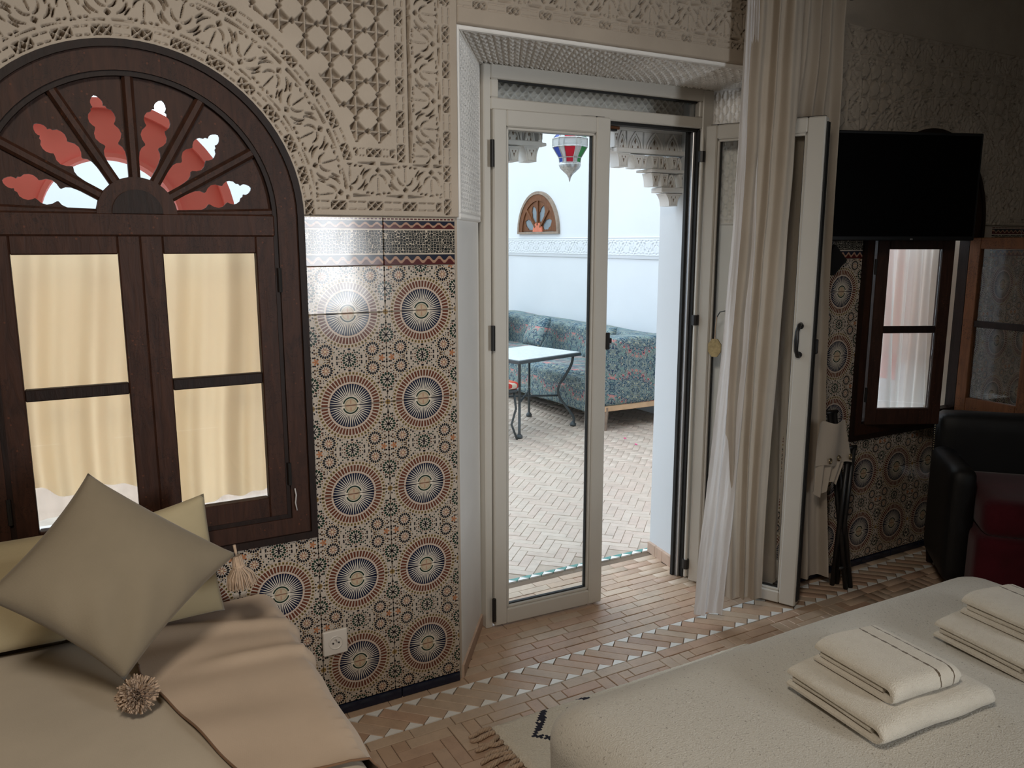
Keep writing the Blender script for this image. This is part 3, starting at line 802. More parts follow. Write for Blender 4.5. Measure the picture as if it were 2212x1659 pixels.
tile_column(T2 + 4 * TW, WB + 0.012, 1.478, xa=4.022); tile_column(T2 + 5 * TW, 0.036, 1.478); tile_column(T2 + 6 * TW, 0.036, 1.478)
for x0 in (TX, TX + TW, T2 - TW, T2, T2 + 5 * TW, T2 + 6 * TW): put_tile('border_tile', max(x0, ND1) if x0 > 2 else x0, x0 + TW, 1.478, 1.6265, 0, 1, 0, 1, M['border'])
def base_run(x0, x1, w=0.222):
    n = int((x1 - x0) / w); xs = [x0] + [x1 - w * (n - k) for k in range(n + 1)]
    for a, b in zip(xs[:-1], xs[1:]):
        if b - a > 0.02:
            o = cbox('base_tile', (a + 0.0015, -0.013, 0.0), (b - 0.0015, 0, 0.034), M['navy_tile'], wall_back, 0.002)
base_run(-0.4, 1.128); base_run(ND1, 4.4)

# ------------------------------------------------------------------ floor of small bricks, one object each (nearest 300 in view)
floor = MB(); floor.box((RX0, RY0, -0.12), (RX1, 0.635, -0.004)); floor = structure(floor.build('floor', M['grout']))
BW, BL, GJ = 0.0485, 0.1455, 0.0012
def brick_mesh(L, W, m, nm='brick'):
    c = 0.0016; x, y, t = L / 2 - GJ, W / 2 - GJ, 0.016
    v = [(-x, -y, -t), (x, -y, -t), (x, y, -t), (-x, y, -t), (-x, -y, -c), (x, -y, -c), (x, y, -c), (-x, y, -c), (-x + c, -y + c, 0), (x - c, -y + c, 0), (x - c, y - c, 0), (-x + c, y - c, 0)]
    f = [(8, 9, 10, 11)] + [(4 + i, 4 + (i + 1) % 4, 8 + (i + 1) % 4, 8 + i) for i in range(4)] + [(i, (i + 1) % 4, 4 + (i + 1) % 4, 4 + i) for i in range(4)]
    me = bpy.data.meshes.new(nm); me.from_pydata(v, [], f); me.materials.append(m); return me
room_bricks = []; court_bricks = []          # (x, y, angle, length)
def herring(x0, x1, y0, y1, out, ox=0.0, oy=0.0, ang=0.0):
    w = BW; ca, sa = math.cos(ang), math.sin(ang)
    R = int(max(abs(x0), abs(x1), abs(y0), abs(y1)) * 1.6 / w) + 6
    for i in range(-R, R):
        for j in range(-R, R):
            d = (i - j) % 6
            if d == 0: cx, cyy, a = (i + 1.5) * w, (j + 0.5) * w, 0
            elif d == 5: cx, cyy, a = (i + 0.5) * w, (j + 1.5) * w, PI / 2
            else: continue
            X = ox + cx * ca - cyy * sa; Y = oy + cx * sa + cyy * ca
            L = BL
            if ang == 0 and a > 0 and Y + BL / 2 > y1 + 1e-4:          # cut at the border row
                L = y1 - (Y - BL / 2); Y = y1 - L / 2
                if L < 0.02: continue
            if x0 < X < x1 and y0 < Y < y1: out.append((X, Y, a + ang, L))
def running(x0, x1, y0, y1, out, off=0.0):
    n = int((y1 - y0) / BW)
    for k in range(n):
        y = y0 + (k + 0.5) * BW; x = x0 + off + (k % 2) * BL * 0.5 + ((k * 7) % 5) * 0.012
        while x < x1 + BL: out.append((x, y, random.uniform(-0.006, 0.006), BL)); x += BL
running(0.2, 3.9, -0.045, 0.60, room_bricks)
BY0, BY1 = -0.195, -0.045
pitch = BW * math.sqrt(2); Ld = (BY1 - BY0) * math.sqrt(2) - BW
diag = []; tris = []
for k in range(int(3.6 / pitch)):
    x = 0.25 + k * pitch; diag.append((x, (BY0 + BY1) / 2, -PI / 4, Ld))
    tris.append((x + (BY1 - BY0) / 2 - 0.5 * BW * math.sqrt(2) - (BY1 - BY0) , BY1, -1)); tris.append((x + (BY1 - BY0) / 2 - 0.5 * BW * math.sqrt(2) + pitch * 0, BY0, 1))
running(0.2, 3.9, BY0 - BW, BY0 + 0.001, room_bricks)
herring(0.2, 4.2, -1.15, BY0 - BW, room_bricks, 0.0, BY0 - BW)
_in = lambda b: (proj((b[0], b[1], 0)) is not None and -40 < proj((b[0], b[1], 0))[0] < 2250 and -40 < proj((b[0], b[1], 0))[1] < 1700)
niche_ok = lambda b: b[1] < 0.0 or (ND0 + (JX0 - ND0) * min(1, b[1] / JY) - 0.05 < b[0] < (2.70 - (2.70 - 2.46) * min(1, b[1] / JY)) + 0.05)
hid = lambda b: (b[0] > 0.98 and b[1] < -0.55 and b[0] < 1.6) or (b[0] > 1.5 and b[1] < -0.7)
def lay(bricks, m, parent, cap):
    vis = [b for b in bricks if _in(b) and niche_ok(b) and not hid(b)]
    vis.sort(key=lambda b: b[0] ** 2 + (b[1] - CAMY) ** 2)
    cache = {}
    for b in vis[:cap]:
        k = round(b[3], 4)
        if k not in cache: cache[k] = brick_mesh(b[3], BW, m)
        o = bpy.data.objects.new('brick', cache[k]); o.location = (b[0], b[1], random.uniform(-0.0012, 0.0008)); o.rotation_euler = (random.uniform(-0.006, 0.006), random.uniform(-0.006, 0.006), b[2]); link(o, parent)
    return vis[cap:] + [b for b in bricks if not (_in(b) and niche_ok(b) and not hid(b)) and niche_ok(b)]
def lay_rest(bricks, m, parent):
    V = []; F = []; base = brick_mesh(BL, BW, m); bv = np.array([v.co[:] for v in base.vertices]); bf = np.array([p.vertices[:] for p in base.polygons])
    for b in bricks:
        c, s = math.cos(b[2]), math.sin(b[2]); p = bv.copy(); p[:, 0] *= b[3] / BL
        V.append(np.stack([b[0] + p[:, 0] * c - p[:, 1] * s, b[1] + p[:, 0] * s + p[:, 1] * c, p[:, 2] + random.uniform(-0.0012, 0.0008)], 1)); F.append(bf + 12 * (len(V) - 1))
    if V:
        o = mesh_np('brick_paving', np.concatenate(V), np.concatenate(F), m, parent); o['kind'] = 'stuff'
rest = lay(room_bricks + diag, M['brick'], floor, 300); lay_rest(rest, M['brick'], floor)
def tri_mesh(m, hyp, nm):
    h = hyp / 2; c = 0.0016; v = [(-h + c * 2, 0, -0.012), (h - c * 2, 0, -0.012), (0, h - c * 2, -0.012), (-h + c * 2, c, 0.0004), (h - c * 2, c, 0.0004), (0, h - c * 2, 0.0004)]
    me = bpy.data.meshes.new(nm); me.from_pydata(v, [], [(3, 4, 5), (0, 1, 4, 3), (1, 2, 5, 4), (2, 0, 3, 5)]); me.materials.append(m); return me
tm = tri_mesh(M['white_tile'], pitch, 'white_triangle')
for k in range(int(3.6 / pitch)):
    x = 0.25 + k * pitch; hw = (BY1 - BY0) / 2; e = BW / math.sqrt(2)
    # brick ends: upper-left end at x - hw .., lower-right end at x + hw
    for (tx, ty, rz) in ((x - hw + e + pitch / 2 - e * 0.0, BY1, PI), (x + hw - e - pitch / 2 + pitch, BY0, 0)):
        if _in((tx, ty)):
            o = bpy.data.objects.new('white_triangle', tm); o.location = (tx, ty, 0); o.rotation_euler = (0, 0, rz); link(o, floor)

# courtyard floor
cf = MB(); cf.box((-2.5, 0.635, -0.12), (4.65, 8.0, -0.004)); court = structure(cf.build('courtyard_floor', M['court_grout']))
herring(0.9, 4.62, 0.712, 6.6, court_bricks, 0.0, 0.0, PI / 4)
court_bricks = [b for b in court_bricks if proj((b[0], b[1], 0)) and 1040 < proj((b[0], b[1], 0))[0] < 1480]
niche_ok = lambda b: True
hid = lambda b: False
rest = lay(court_bricks, M['court_brick'], court, 300); lay_rest(rest, M['court_brick'], court)
tt = tri_mesh(M['teal_tile'], 0.066, 'teal_triangle'); tw = tri_mesh(M['white_tile'], 0.066, 'pale_triangle')
for k in range(20):
    for me, rz, ox, ty in ((tt, PI, 0.0, 0.664), (tw, 0, 0.033, 0.632)):
        o = bpy.data.objects.new(me.name, me); o.location = (1.33 + k * 0.066 + ox, ty, 0.0022); o.rotation_euler = (0, 0, rz); link(o, court)

# ------------------------------------------------------------------ arched cedar windows
PET = [(.100, .0125), (.118, .0170), (.135, .0215), (.15, .0245), (.165, .0262), (.177, .0235), (.186, .0165), (.19, .0175), (.198, .026), (.210, .0325), (.223, .0315), (.233, .0255), (.238, .0235),
       (.243, .028), (.252, .0325), (.262, .0325), (.272, .0285), (.278, .020), (.284, .0185), (.287, .0125), (.291, .0145), (.298, .0145), (.305, .0115), (.3115, .006), (.3145, 0.0)]
def petal(angle, k=1.0, wk=1.0):
    ca, sa = math.cos(angle), math.sin(angle)
    pts = [(s, w * wk) for s, w in PET] + [(s, -w * wk) for s, w in PET[-2::-1]]
    return [((s * ca - w * sa) * k, (s * sa + w * ca) * k) for s, w in pts]
def holed_plate(name, outer, holes, y0, y1, m, parent, loc=(0, 0), axis='y', fixed=0.0):
    """flat plate with holes, thickness y0..y1; plate plane is x-z (or y-z when axis is 'x')"""
    bm = bmesh.new(); es = []
    for loop in [outer] + holes:
        vs_ = [bm.verts.new((x + loc[0], z + loc[1], 0)) for x, z in loop]
        for i in range(len(vs_)): es.append(bm.edges.new((vs_[i], vs_[(i + 1) % len(vs_)])))
    bmesh.ops.triangle_fill(bm, edges=es, use_beauty=True, use_dissolve=False)
    ret = bmesh.ops.extrude_face_region(bm, geom=bm.faces[:])
    nv = [e for e in ret['geom'] if isinstance(e, bmesh.types.BMVert)]
    for v in bm.verts: v.co = Vector((v.co.x, y0, v.co.y))
    for v in nv: v.co.y = y1
    if axis == 'x':
        for v in bm.verts: v.co = Vector((v.co.y, v.co.x, v.co.z))
    bmesh.ops.recalc_face_normals(bm, faces=bm.faces)
    me = bpy.data.meshes.new(name); bm.to_mesh(me); bm.free(); me.materials.append(m)
    o = bpy.data.objects.new(name, me); link(o, parent); WORLD_INV[o.name] = Matrix.Identity(4); return o
def arc(r, a0, a1, n): return [(r * math.cos(a0 + (a1 - a0) * k / n), r * math.sin(a0 + (a1 - a0) * k / n)) for k in range(n + 1)]
def arch_frame(name, cx, r0, r1, zb0, zb1, y0, y1, m, parent, n=40):
    """band of an arch with jambs and a bottom rail: outer radius r1, inner r0"""
    out = [(r1, zb1)] + [(r1, WZ)] + [(x, z + WZ) for x, z in arc(r1, 0, PI, n)[1:-1]] + [(-r1, WZ), (-r1, zb1)]
    inn = [(r0, zb0)] + [(r0, WZ)] + [(x, z + WZ) for x, z in arc(r0, 0, PI, n)[1:-1]] + [(-r0, WZ), (-r0, zb0)]
    N = len(out); q = MB(); v = []
    for (x, z), (a, b) in zip(out, inn): v += [(cx + x, y0, z), (cx + a, y0, b), (cx + a, y1, b), (cx + x, y1, z)]
    f = []
    for i in range(N):
        j = (i + 1) % N
        for k in range(4): f.append((i * 4 + k, i * 4 + (k + 1) % 4, j * 4 + (k + 1) % 4, j * 4 + k))
    q.add(v, f); return q.build(name, m, parent)
RAIL0, RAIL1 = 1.565, 1.628
def sash(nm, w, parent, loc, rz, mirror=1, wood='wood'):
    """leaf w wide hinged at x=0, made in its own frame, opening towards -y"""
    t0, t1 = -0.004, 0.030; z0, z1 = 0.705, 1.572; st = 0.056
    e = empty(nm, loc, rz, parent, local=True); sx = mirror
    def bx(a, b, c=0.003):
        q = MB(); q.cbox(a, b, c); return q
    X = lambda x: x * sx
    MU = 1.152
    for (name, a, b) in (('stile', (X(0), t0, z0), (X(st), t1, z1)), ('stile', (X(w - st), t0, z0), (X(w), t1, z1)),
                         ('sash_rail', (X(st), t0, z0), (X(w - st), t1, z0 + 0.076)), ('sash_rail', (X(st), t0, z1 - 0.054), (X(w - st), t1, z1))):
        bx(a, b).build(name, M[wood], e)
    bx((X(st), t0 + 0.004, MU - 0.016), (X(w - st), t1 - 0.004, MU + 0.016)).build('glazing_bar', M['wood_dark'], e)
    for za, zb in ((z0 + 0.076, MU - 0.016), (MU + 0.016, z1 - 0.054)):
        bx((X(st), 0.011, za), (X(w - st), 0.014, zb), 0.0005).build('glass_pane', M['glass'], e)
    return e
def window(nm, cx, lab):
    w = structure(empty(nm, (cx, 0, WB)))
    arch_frame('outer_bead', cx, 0.424, 0.443, WB + 0.022, WB, -0.022, 0.05, M['wood_dark'], w)
    arch_frame('arch_frame', cx, 0.368, 0.425, WB + 0.072, WB + 0.021, -0.012, 0.05, M['wood'], w)
    arch_frame('inner_bead', cx, 0.355, 0.368, WB + 0.085, WB + 0.072, -0.006, 0.045, M['wood_dark'], w)
    cbox('transom_rail', (cx - 0.36, -0.010, RAIL0), (cx + 0.36, 0.045, RAIL1), M['wood'], w, 0.005)
    holes = [petal(math.radians(15 + 30 * k)) for k in range(6)]
    outer = [(0.36, 0.004)] + arc(0.36, 0.02, PI - 0.02, 36) + [(-0.36, 0.004)]
    holed_plate('fan_panel', outer, holes, 0.012, 0.024, M['wood'], w, (cx, WZ))
    for k in range(7):
        a = math.radians(30 * k) if 0 < k < 6 else math.radians(2 if k == 0 else 178)
        d = Vector((math.cos(a), 0, math.sin(a))); n = Vector((-d.z, 0, d.x)); q = MB(); hw = 0.0140 if 0 < k < 6 else 0.011
        c0 = Vector((cx, 0, WZ)) + d * 0.06; c1 = Vector((cx, 0, WZ)) + d * 0.358; v = []
        for c in (c0, c1):
            for (s, y) in ((-hw, 0.034), (hw, 0.034), (hw, 0.004), (hw * 0.45, -0.004), (-hw * 0.45, -0.004), (-hw, 0.004)): v.append(c + n * s + Vector((0, y, 0)))
        q.add(v, [(0, 1, 2, 3, 4, 5), (11, 10, 9, 8, 7, 6)] + [(i, (i + 1) % 6, 6 + (i + 1) % 6, 6 + i) for i in range(6)])
        q.build('fan_spoke', M['wood'], w)
    q = MB(); hub = arc(0.099, 0, PI, 20); q.prism([(cx + x, WZ + z) for x, z in hub], -0.008, 0.034); q.build('fan_hub', M['wood'], w)
    q = MB(); hub = arc(0.062, 0, PI, 20); q.prism([(cx + x, WZ + 0.004 + z) for x, z in hub], -0.014, -0.008); q.build('hub_boss', M['wood_dark'], w)
    q = MB(); q.prism([(cx + x, WZ + z) for x, z in outer], 0.0255, 0.0275); q.build('fan_glass', M['glass'], w)
    q = MB(); q.box((cx - 0.42, 0.05, WB + 0.02), (cx + 0.42, 0.40, WB + 0.035)); q.build('sill', M['white_plaster'], w)
    return w
win1 = window('window_1', WX, None)
s1 = sash('window_sash', 0.36, win1, (WX - 0.36, 0, 0), 0, 1); s2 = sash('window_sash', 0.36, win1, (WX + 0.36, 0, 0), 0, -1)
def hinge_pin(parent, p):
    q = MB(); q.tube([(p[0], p[1], p[2] - 0.035), (p[0], p[1], p[2] + 0.035)], 0.006, 8); q.build('hinge', M['black_metal'], parent)
for z in (0.85, 1.44):
    for x in (WX + 0.366, WX - 0.366): hinge_pin(win1, (x, -0.012, z))
win2 = window('window_2', W2X, None)
sash('window_sash', 0.36, win2, (W2X - 0.345, -0.012, 0), math.radians(A_L2), 1)
sash('window_sash', 0.36, win2, (W2X + 0.372, -0.016, 0), math.radians(A_R2), -1, 'wood_warm')  # lit leaf: paler orange wood puts the light on it into the colour
for z in (0.85, 1.44): hinge_pin(win2, (W2X - 0.354, -0.016, z))

ws = empty('string', (0.588, -0.02, 0.70)); tag(ws, 'short white string hanging on the right side of the daybed window frame', 'string')
q = MB(); p0 = atY(637, 1055, -0.016); q.tube([p0, p0 + Vector((0.002, -0.004, -0.02)), p0 + Vector((-0.001, -0.003, -0.045)), p0 + Vector((0.003, -0.002, -0.07))], 0.0022, 6); q.build('string_end', M['lining'], ws, True)
# what stands behind the windows: curtains, a red painted arch
def drape(name, rows, ncol, folds, amp, m, parent=None, ph=0.0, k0=0, nrow=40, extra=None):
    """cloth hanging through rows [(z, x0, y0, x1, y1)] with `folds` pleats; amplitude may vary along rows"""
    rows = sorted(rows, key=lambda r: -r[0]); R = np.array(rows, float); s = np.linspace(0, 1, nrow)
    t = np.linspace(0, 1, len(R)); C = np.stack([np.interp(s, t, R[:, k]) for k in range(R.shape[1])], 1)
    # smooth between rows
    for _ in range(6): C[1:-1] = (C[:-2] + 2 * C[1:-1] + C[2:]) / 4
    u = np.linspace(0, 1, ncol)[None, :]; z = C[:, 0:1]; a = np.array([np.interp(s, np.linspace(0, 1, len(amp)), amp)]).T if isinstance(amp, (list, tuple)) else amp
    x = C[:, 1:2] + (C[:, 3:4] - C[:, 1:2]) * u; y = C[:, 2:3] + (C[:, 4:5] - C[:, 2:3]) * u
    dx = C[:, 3:4] - C[:, 1:2]; dy = C[:, 4:5] - C[:, 2:3]; L = np.hypot(dx, dy); nx, ny = -dy / L, dx / L
    ph_u = u + 0.035 * np.sin(2 * PI * u * 1.7 + ph) + 0.03 * wob(u * 1.0 + 0 * z, z * 1.2, 2.2, k0)
    d = a * (np.sin(2 * PI * folds * ph_u + ph) + 0.28 * np.sin(2 * PI * folds * 2.1 * ph_u + 1.3 + ph) ) + 0.004 * wob(u * 2, z * 2, 9, k0 + 5)
    if extra is not None: d = d + extra(u, z)
    X = x + nx * d; Y = y + ny * d; Z = z + 0 * u
    return grid_mesh(name, np.stack([X, Y, Z], -1), m, parent, True)
def hem(u, z, zh, fn):   # raises the hem row
    return z
def win_curtain(cx, y, zb_fn, folds, amp, m, nm, x0, x1, k0, label, zt=1.56, n=150, group=None):
    zs = np.linspace(1, 0, 46)[:, None]; u = np.linspace(0, 1, n)[None, :]
    zb = zb_fn(u); Z = zb + (zt - zb) * zs
    sp = 0.45 + 0.75 * (1 - zs)                                    # pleats open downwards
    X = x0 + (x1 - x0) * u + 0.03 * wob(u * 1.3, Z * 1.1, 3, k0) * (1 - zs)
    w = u + 0.05 * wob(u, Z * 0.8, 3.0, k0 + 2) * (0.4 + 0.6 * (1 - zs))
    Y = y + amp * sp * (np.sin(2 * PI * folds * w) + 0.5 * np.sin(2 * PI * folds * 2.3 * w + 1)) + 0.01 * wob(u * 3, Z, 5, k0 + 7)
    o = grid_mesh(nm, np.stack([X, Y, Z + 0 * u], -1), m, None, True)
    return tag(o, label, 'curtain', group)
win_curtain(WX, 0.155, lambda u: 0.80 + 0.055 * np.sin(u * 5.2 + 0.4) + 0.02 * np.sin(u * 17), 5.5, 0.024, M['window_curtain'], 'window_curtain', -0.27, 0.62, 2, 'cream yellow curtain glowing behind the panes of the window above the daybed')
win_curtain(WX, 0.235, lambda u: 0.70 + 0.05 * np.sin(u * 7), 8, 0.010, M['sheer'], 'sheer_curtain', -0.30, 0.64, 6, 'thin peach sheer showing below the cream curtain behind the daybed window')
win_curtain(W2X, 0.155, lambda u: 0.68 + 0.02 * np.sin(u * 9), 5, 0.02, M['white_sheer'], 'sheer_curtain', W2X - 0.075, W2X + 0.40, 9, 'white sheer hanging outside the window under the television')
win_curtain(W2X, 0.255, lambda u: 0.90 + 0.08 * np.sin(u * 4), 5, 0.012, M['sheer'], 'sheer_curtain', W2X + 0.03, W2X + 0.41, 12, 'peach cloth behind the white sheer of the window under the television')
# red painted timber arch outside the daybed window
ra = empty('red_arch', (0.19, 0.8, 0)); tag(ra, 'red painted arch seen through the fan openings above the daybed window', 'arch')
def ring(nm, cx, cz, r0, r1, y0, y1, m, par, leg=0.0):
    out = [(cx + x, cz + z) for x, z in arc(r1, 0, PI, 32)]; inn = [(cx + x, cz + z) for x, z in arc(r0, PI, 0, 32)]
    if leg: out = [(cx + r1, leg)] + out + [(cx - r1, leg)]; inn = [(cx - r0, leg)] + inn + [(cx + r0, leg)]
    q = MB(); v = []; n = len(out); inn = inn[::-1]
    for (a, b), (c, d) in zip(out, inn): v += [(a, y0, b), (c, y0, d), (c, y1, d), (a, y1, b)]
    f = [(i * 4 + k, i * 4 + (k + 1) % 4, i * 4 + 4 + (k + 1) % 4, i * 4 + 4 + k) for i in range(n - 1) for k in range(4)] + [(0, 1, 2, 3), (n * 4 - 1, n * 4 - 2, n * 4 - 3, n * 4 - 4)]
    q.add(v, f); return q.build(nm, m, par)
ring('arch_board', 0.175, 1.62, 0.235, 0.385, 0.80, 0.92, M['red_paint'], ra, leg=1.50)
ring('arch_moulding', 0.175, 1.62, 0.385, 0.418, 0.775, 0.93, M['red_paint'], ra, leg=0.0)
ring('inner_moulding', 0.175, 1.62, 0.222, 0.237, 0.785, 0.92, M['red_paint'], ra, leg=1.50)
rs = empty('red_shutter', (3.98, 0.36, 0.66)); tag(rs, 'red painted shutter standing open outside the window under the television', 'shutter')
cbox('shutter_board', (3.965, 0.36, 0.80), (4.0, 0.80, 1.60), M['red_paint'], rs, 0.004)
cbox('shutter_batten', (3.955, 0.40, 0.90), (3.966, 0.76, 0.96), M['red_paint'], rs, 0.003)
cbox('shutter_batten', (3.955, 0.40, 1.40), (3.966, 0.76, 1.46), M['red_paint'], rs, 0.003)

# ------------------------------------------------------------------ glazed door: fixed frame, transom, two leaves
door = structure(empty('door_1', (1.94, 0.30, 0)))
FY0, FY1 = 0.285, 0.345
def fr(nm, a, b, m='alu', c=0.004): return cbox(nm, a, b, M[m], door, c)
fr('frame_stile', (1.386, FY0, 0), (1.417, FY1, 2.185)); fr('frame_stile', (2.432, FY0, 0), (2.492, FY1, 2.185))
fr('frame_head', (1.417, FY0, 2.135), (2.432, FY1, 2.188)); fr('frame_transom', (1.417, FY0, 2.026), (2.432, FY1, 2.070))
fr('transom_stile', (1.417, FY0, 2.070), (1.449, FY1, 2.135)); fr('transom_stile', (2.412, FY0, 2.070), (2.432, FY1, 2.135))
fr('transom_glass', (1.449, 0.312, 2.070), (2.412, 0.318, 2.135), 'glass', 0.0005)
fr('transom_gasket', (1.449, 0.300, 2.128), (2.412, 0.311, 2.135), 'gasket', 0.0005)
fr('head_gasket', (1.93, FY0 + 0.02, 2.014), (2.432, FY1, 2.026), 'gasket', 0.001)
fr('jamb_gasket', (2.424, FY0 + 0.012, 0), (2.432, FY1, 2.02), 'gasket', 0.001)
fr('jamb_channel', (2.410, FY0 + 0.03, 0.0), (2.424, FY1 + 0.005, 2.02), 'steel', 0.002)
fr('jamb_lip', (2.398, FY0 + 0.05, 0.0), (2.410, FY1 + 0.008, 2.02), 'gasket', 0.001)
fr('hinge_gap', (1.417, FY0 + 0.02, 0.01), (1.4195, FY1, 2.02), 'gasket', 0.0005)
def leaf(nm, w, loc, rz, sx, right):
    """door leaf hinged at x=0, width along sx*x; -y is the room face"""
    e = empty(nm, loc, rz, door, local=True); z0, z1 = 0.010, 2.030; t0, t1 = -0.026, 0.026
    X = lambda x: x * sx
    sl, sr, sb, st = (0.056, 0.064, 0.066, 0.062) if not right else (0.05, 0.068, 0.052, 0.058)
    def bx(name, a, b, m='alu', c=0.005):
        q = MB(); q.cbox(a, b, c); return q.build(name, M[m], e)
    bx('stile', (X(0), t0, z0), (X(sl), t1, z1)); bx('stile', (X(w - sr), t0, z0), (X(w), t1, z1))
    bx('leaf_rail', (X(sl), t0, z0), (X(w - sr), t1, z0 + sb)); bx('leaf_rail', (X(sl), t0, z1 - st), (X(w - sr), t1, z1))
    b = 0.010
    for (a, c) in (((X(sl), -0.018, z0 + sb), (X(sl + b), 0.018, z1 - st)), ((X(w - sr - b), -0.018, z0 + sb), (X(w - sr), 0.018, z1 - st)),
                   ((X(sl), -0.018, z0 + sb), (X(w - sr), 0.018, z0 + sb + b)), ((X(sl), -0.018, z1 - st - b), (X(w - sr), 0.018, z1 - st))):
        bx('glazing_bead', a, c, 'alu', 0.002)
    g = 0.004
    for (a, c) in (((X(sl + b), -0.008, z0 + sb + b), (X(sl + b + g), 0.008, z1 - st - b)), ((X(w - sr - b - g), -0.008, z0 + sb + b), (X(w - sr - b), 0.008, z1 - st - b)), ((X(sl + b), -0.008, z0 + sb + b), (X(w - sr - b), 0.008, z0 + sb + b + g))):
        bx('glass_gasket', a, c, 'gasket', 0.0005)
    bx('glass_pane', (X(sl + b), -0.003, z0 + sb + b), (X(w - sr - b), 0.003, z1 - st - b), 'glass', 0.0005)
    bx('edge_gasket', (X(w), -0.012, z0 + 0.02), (X(w + 0.006), 0.024, z1 - 0.02), 'gasket', 0.001)
    bx('top_gasket', (X(0.01), 0.004, z1), (X(w - 0.01), 0.024, z1 + 0.006), 'gasket', 0.001)
    return e, X, w
L1, XL, wl = leaf('door_leaf', 0.512, (1.420, 0.296, 0), math.radians(-2.2), 1, False)
def blk(par, nm, a, b, m='black_metal', c=0.003):
    q = MB(); q.cbox(a, b, c); return q.build(nm, M[m], par)
for z in (1.87, 1.19, 0.085):
    q = MB(); q.tube([(-0.007, -0.030, z - 0.048), (-0.007, -0.030, z + 0.048)], 0.0085, 10); q.build('hinge', M['black_metal'], L1)
blk(L1, 'latch_keeper', (wl - 0.006, -0.034, 1.115), (wl + 0.012, -0.010, 1.185)); blk(L1, 'latch_knob', (wl + 0.006, -0.030, 1.140), (wl + 0.024, -0.016, 1.162))
blk(L1, 'flush_bolt', (wl + 0.002, 0.0, 0.09), (wl + 0.010, 0.02, 0.26)); blk(L1, 'flush_bolt', (wl + 0.002, 0.0, 1.72), (wl + 0.010, 0.02, 1.93))
RA = math.atan2(-0.435, 0.21)                     # direction of the open leaf
L2, XR, wr = leaf('door_leaf', 0.484, (2.432, 0.250, 0), RA, 1, True)
# its handle, hinges and key tag; here +y of the leaf frame is the side seen from the room's right, -y the camera side
q = MB(); hx = wr - 0.046
q.tube([(hx, -0.026, 1.222), (hx, -0.045, 1.220), (hx - 0.004, -0.060, 1.195), (hx - 0.004, -0.062, 1.155), (hx - 0.004, -0.060, 1.118), (hx, -0.045, 1.094), (hx, -0.026, 1.092)], [0.009, 0.0085, 0.0085, 0.010, 0.0085, 0.0085, 0.009], 10)
q.build('handle', M['black_metal'], L2, True)
for z in (1.215, 1.098):
    q = MB(); q.tube([(hx, -0.0265, z), (hx, -0.029, z)], 0.013, 12); q.build('handle_rose', M['black_metal'], L2)
blk(L2, 'lock_tongue', (wr - 0.004, 0.012, 1.10), (wr + 0.014, 0.03, 1.16))
for z in (1.905, 1.215, 0.09):
    q = MB(); q.tube([(-0.012, -0.030, z - 0.022), (-0.012, -0.030, z + 0.022)], 0.015, 10); q.build('hinge', M['black_metal'], L2)
q = MB(); q.tube([(-0.012, -0.030, 0.03), (-0.012, -0.030, 2.0)], 0.0075, 10); q.build('hinge_rod', M['alu'], L2)

# key with a carved tag, hanging in front of the glass of the open leaf
def leafpt(a, off, z):
    d = Vector((math.cos(RA), math.sin(RA), 0)); n = Vector((d.y, -d.x, 0)); return Vector((2.432, 0.250, 0)) + d * a + n * off + Vector((0, 0, z))
kt = empty('key_tag', leafpt(0.085, 0.035, 1.05)); tag(kt, 'carved eight-sided wooden key tag hanging on the open door leaf', 'key tag')
q = MB(); q.tube([leafpt(0.125, 0.034, 1.262), leafpt(0.10, 0.034, 1.256), leafpt(0.088, 0.034, 1.235)], 0.0025, 6); q.build('hook', M['black_metal'], kt)
q = MB(); q.tube([leafpt(0.088, 0.034, 1.24), leafpt(0.083, 0.035, 1.19), leafpt(0.083, 0.035, 1.135)], 0.002, 6); q.build('string', M['yarn'], kt)
q = MB(); oc = []
for k in range(8):
    w = PI / 8 + k * PI / 4; oc.append((0.083 + 0.031 * math.cos(w), 1.100 + 0.042 * math.sin(w)))
v = [leafpt(a, 0.030, z) for a, z in oc] + [leafpt(a, 0.038, z) for a, z in oc]
q.add(v, [tuple(range(8)), tuple(range(15, 7, -1))] + [(i, (i + 1) % 8, 8 + (i + 1) % 8, 8 + i) for i in range(8)]); q.build('wooden_tag', M['tag_wood'], kt)

# door curtains on a rod
rod = empty('curtain_rod', (1.9, -0.15, 2.5)); tag(rod, 'dark curtain rod with a ball finial above the glazed door', 'curtain rod')
q = MB(); q.tube([(1.05, -0.15, 2.5), (2.76, -0.15, 2.5)], 0.012, 12); q.build('pole', M['black_metal'], rod, True)
q = MB(); q.lathe([(0.012, 0), (0.02, 0.008), (0.024, 0.02), (0.018, 0.036), (0.006, 0.042)], n=14); o = q.build('finial', M['black_metal'], rod, True)
o.data.transform(Matrix.Translation((2.76, -0.15, 2.5)) @ Matrix.Rotation(PI / 2, 4, 'Y'))
cA = empty('door_curtain', (2.33, -0.12, 0)); tag(cA, 'cream door curtain hanging in front of the open glazed leaf', 'curtain', None)
def xr(px, y, z=0): return (y - CAMY) * math.tan(YAW + math.atan((px - 1106) / FPX))
rowsA = []
for z, pa, pb in ((2.485, 1590, 1702), (2.2, 1584, 1700), (1.9, 1582, 1698), (1.5, 1578, 1692), (1.1, 1572, 1690), (0.75, 1580, 1684), (0.4, 1588, 1680), (0.095, 1592, 1682)):
    ya, yb = -0.11, -0.20; rowsA.append((z, xr(pa, ya), ya, xr(pb, yb), yb))
drape('curtain_cloth', rowsA, 130, 3.3, [0.017, 0.016, 0.015, 0.014, 0.014, 0.013], M['curtain'], cA, 0.6, 3)
rowsL = []
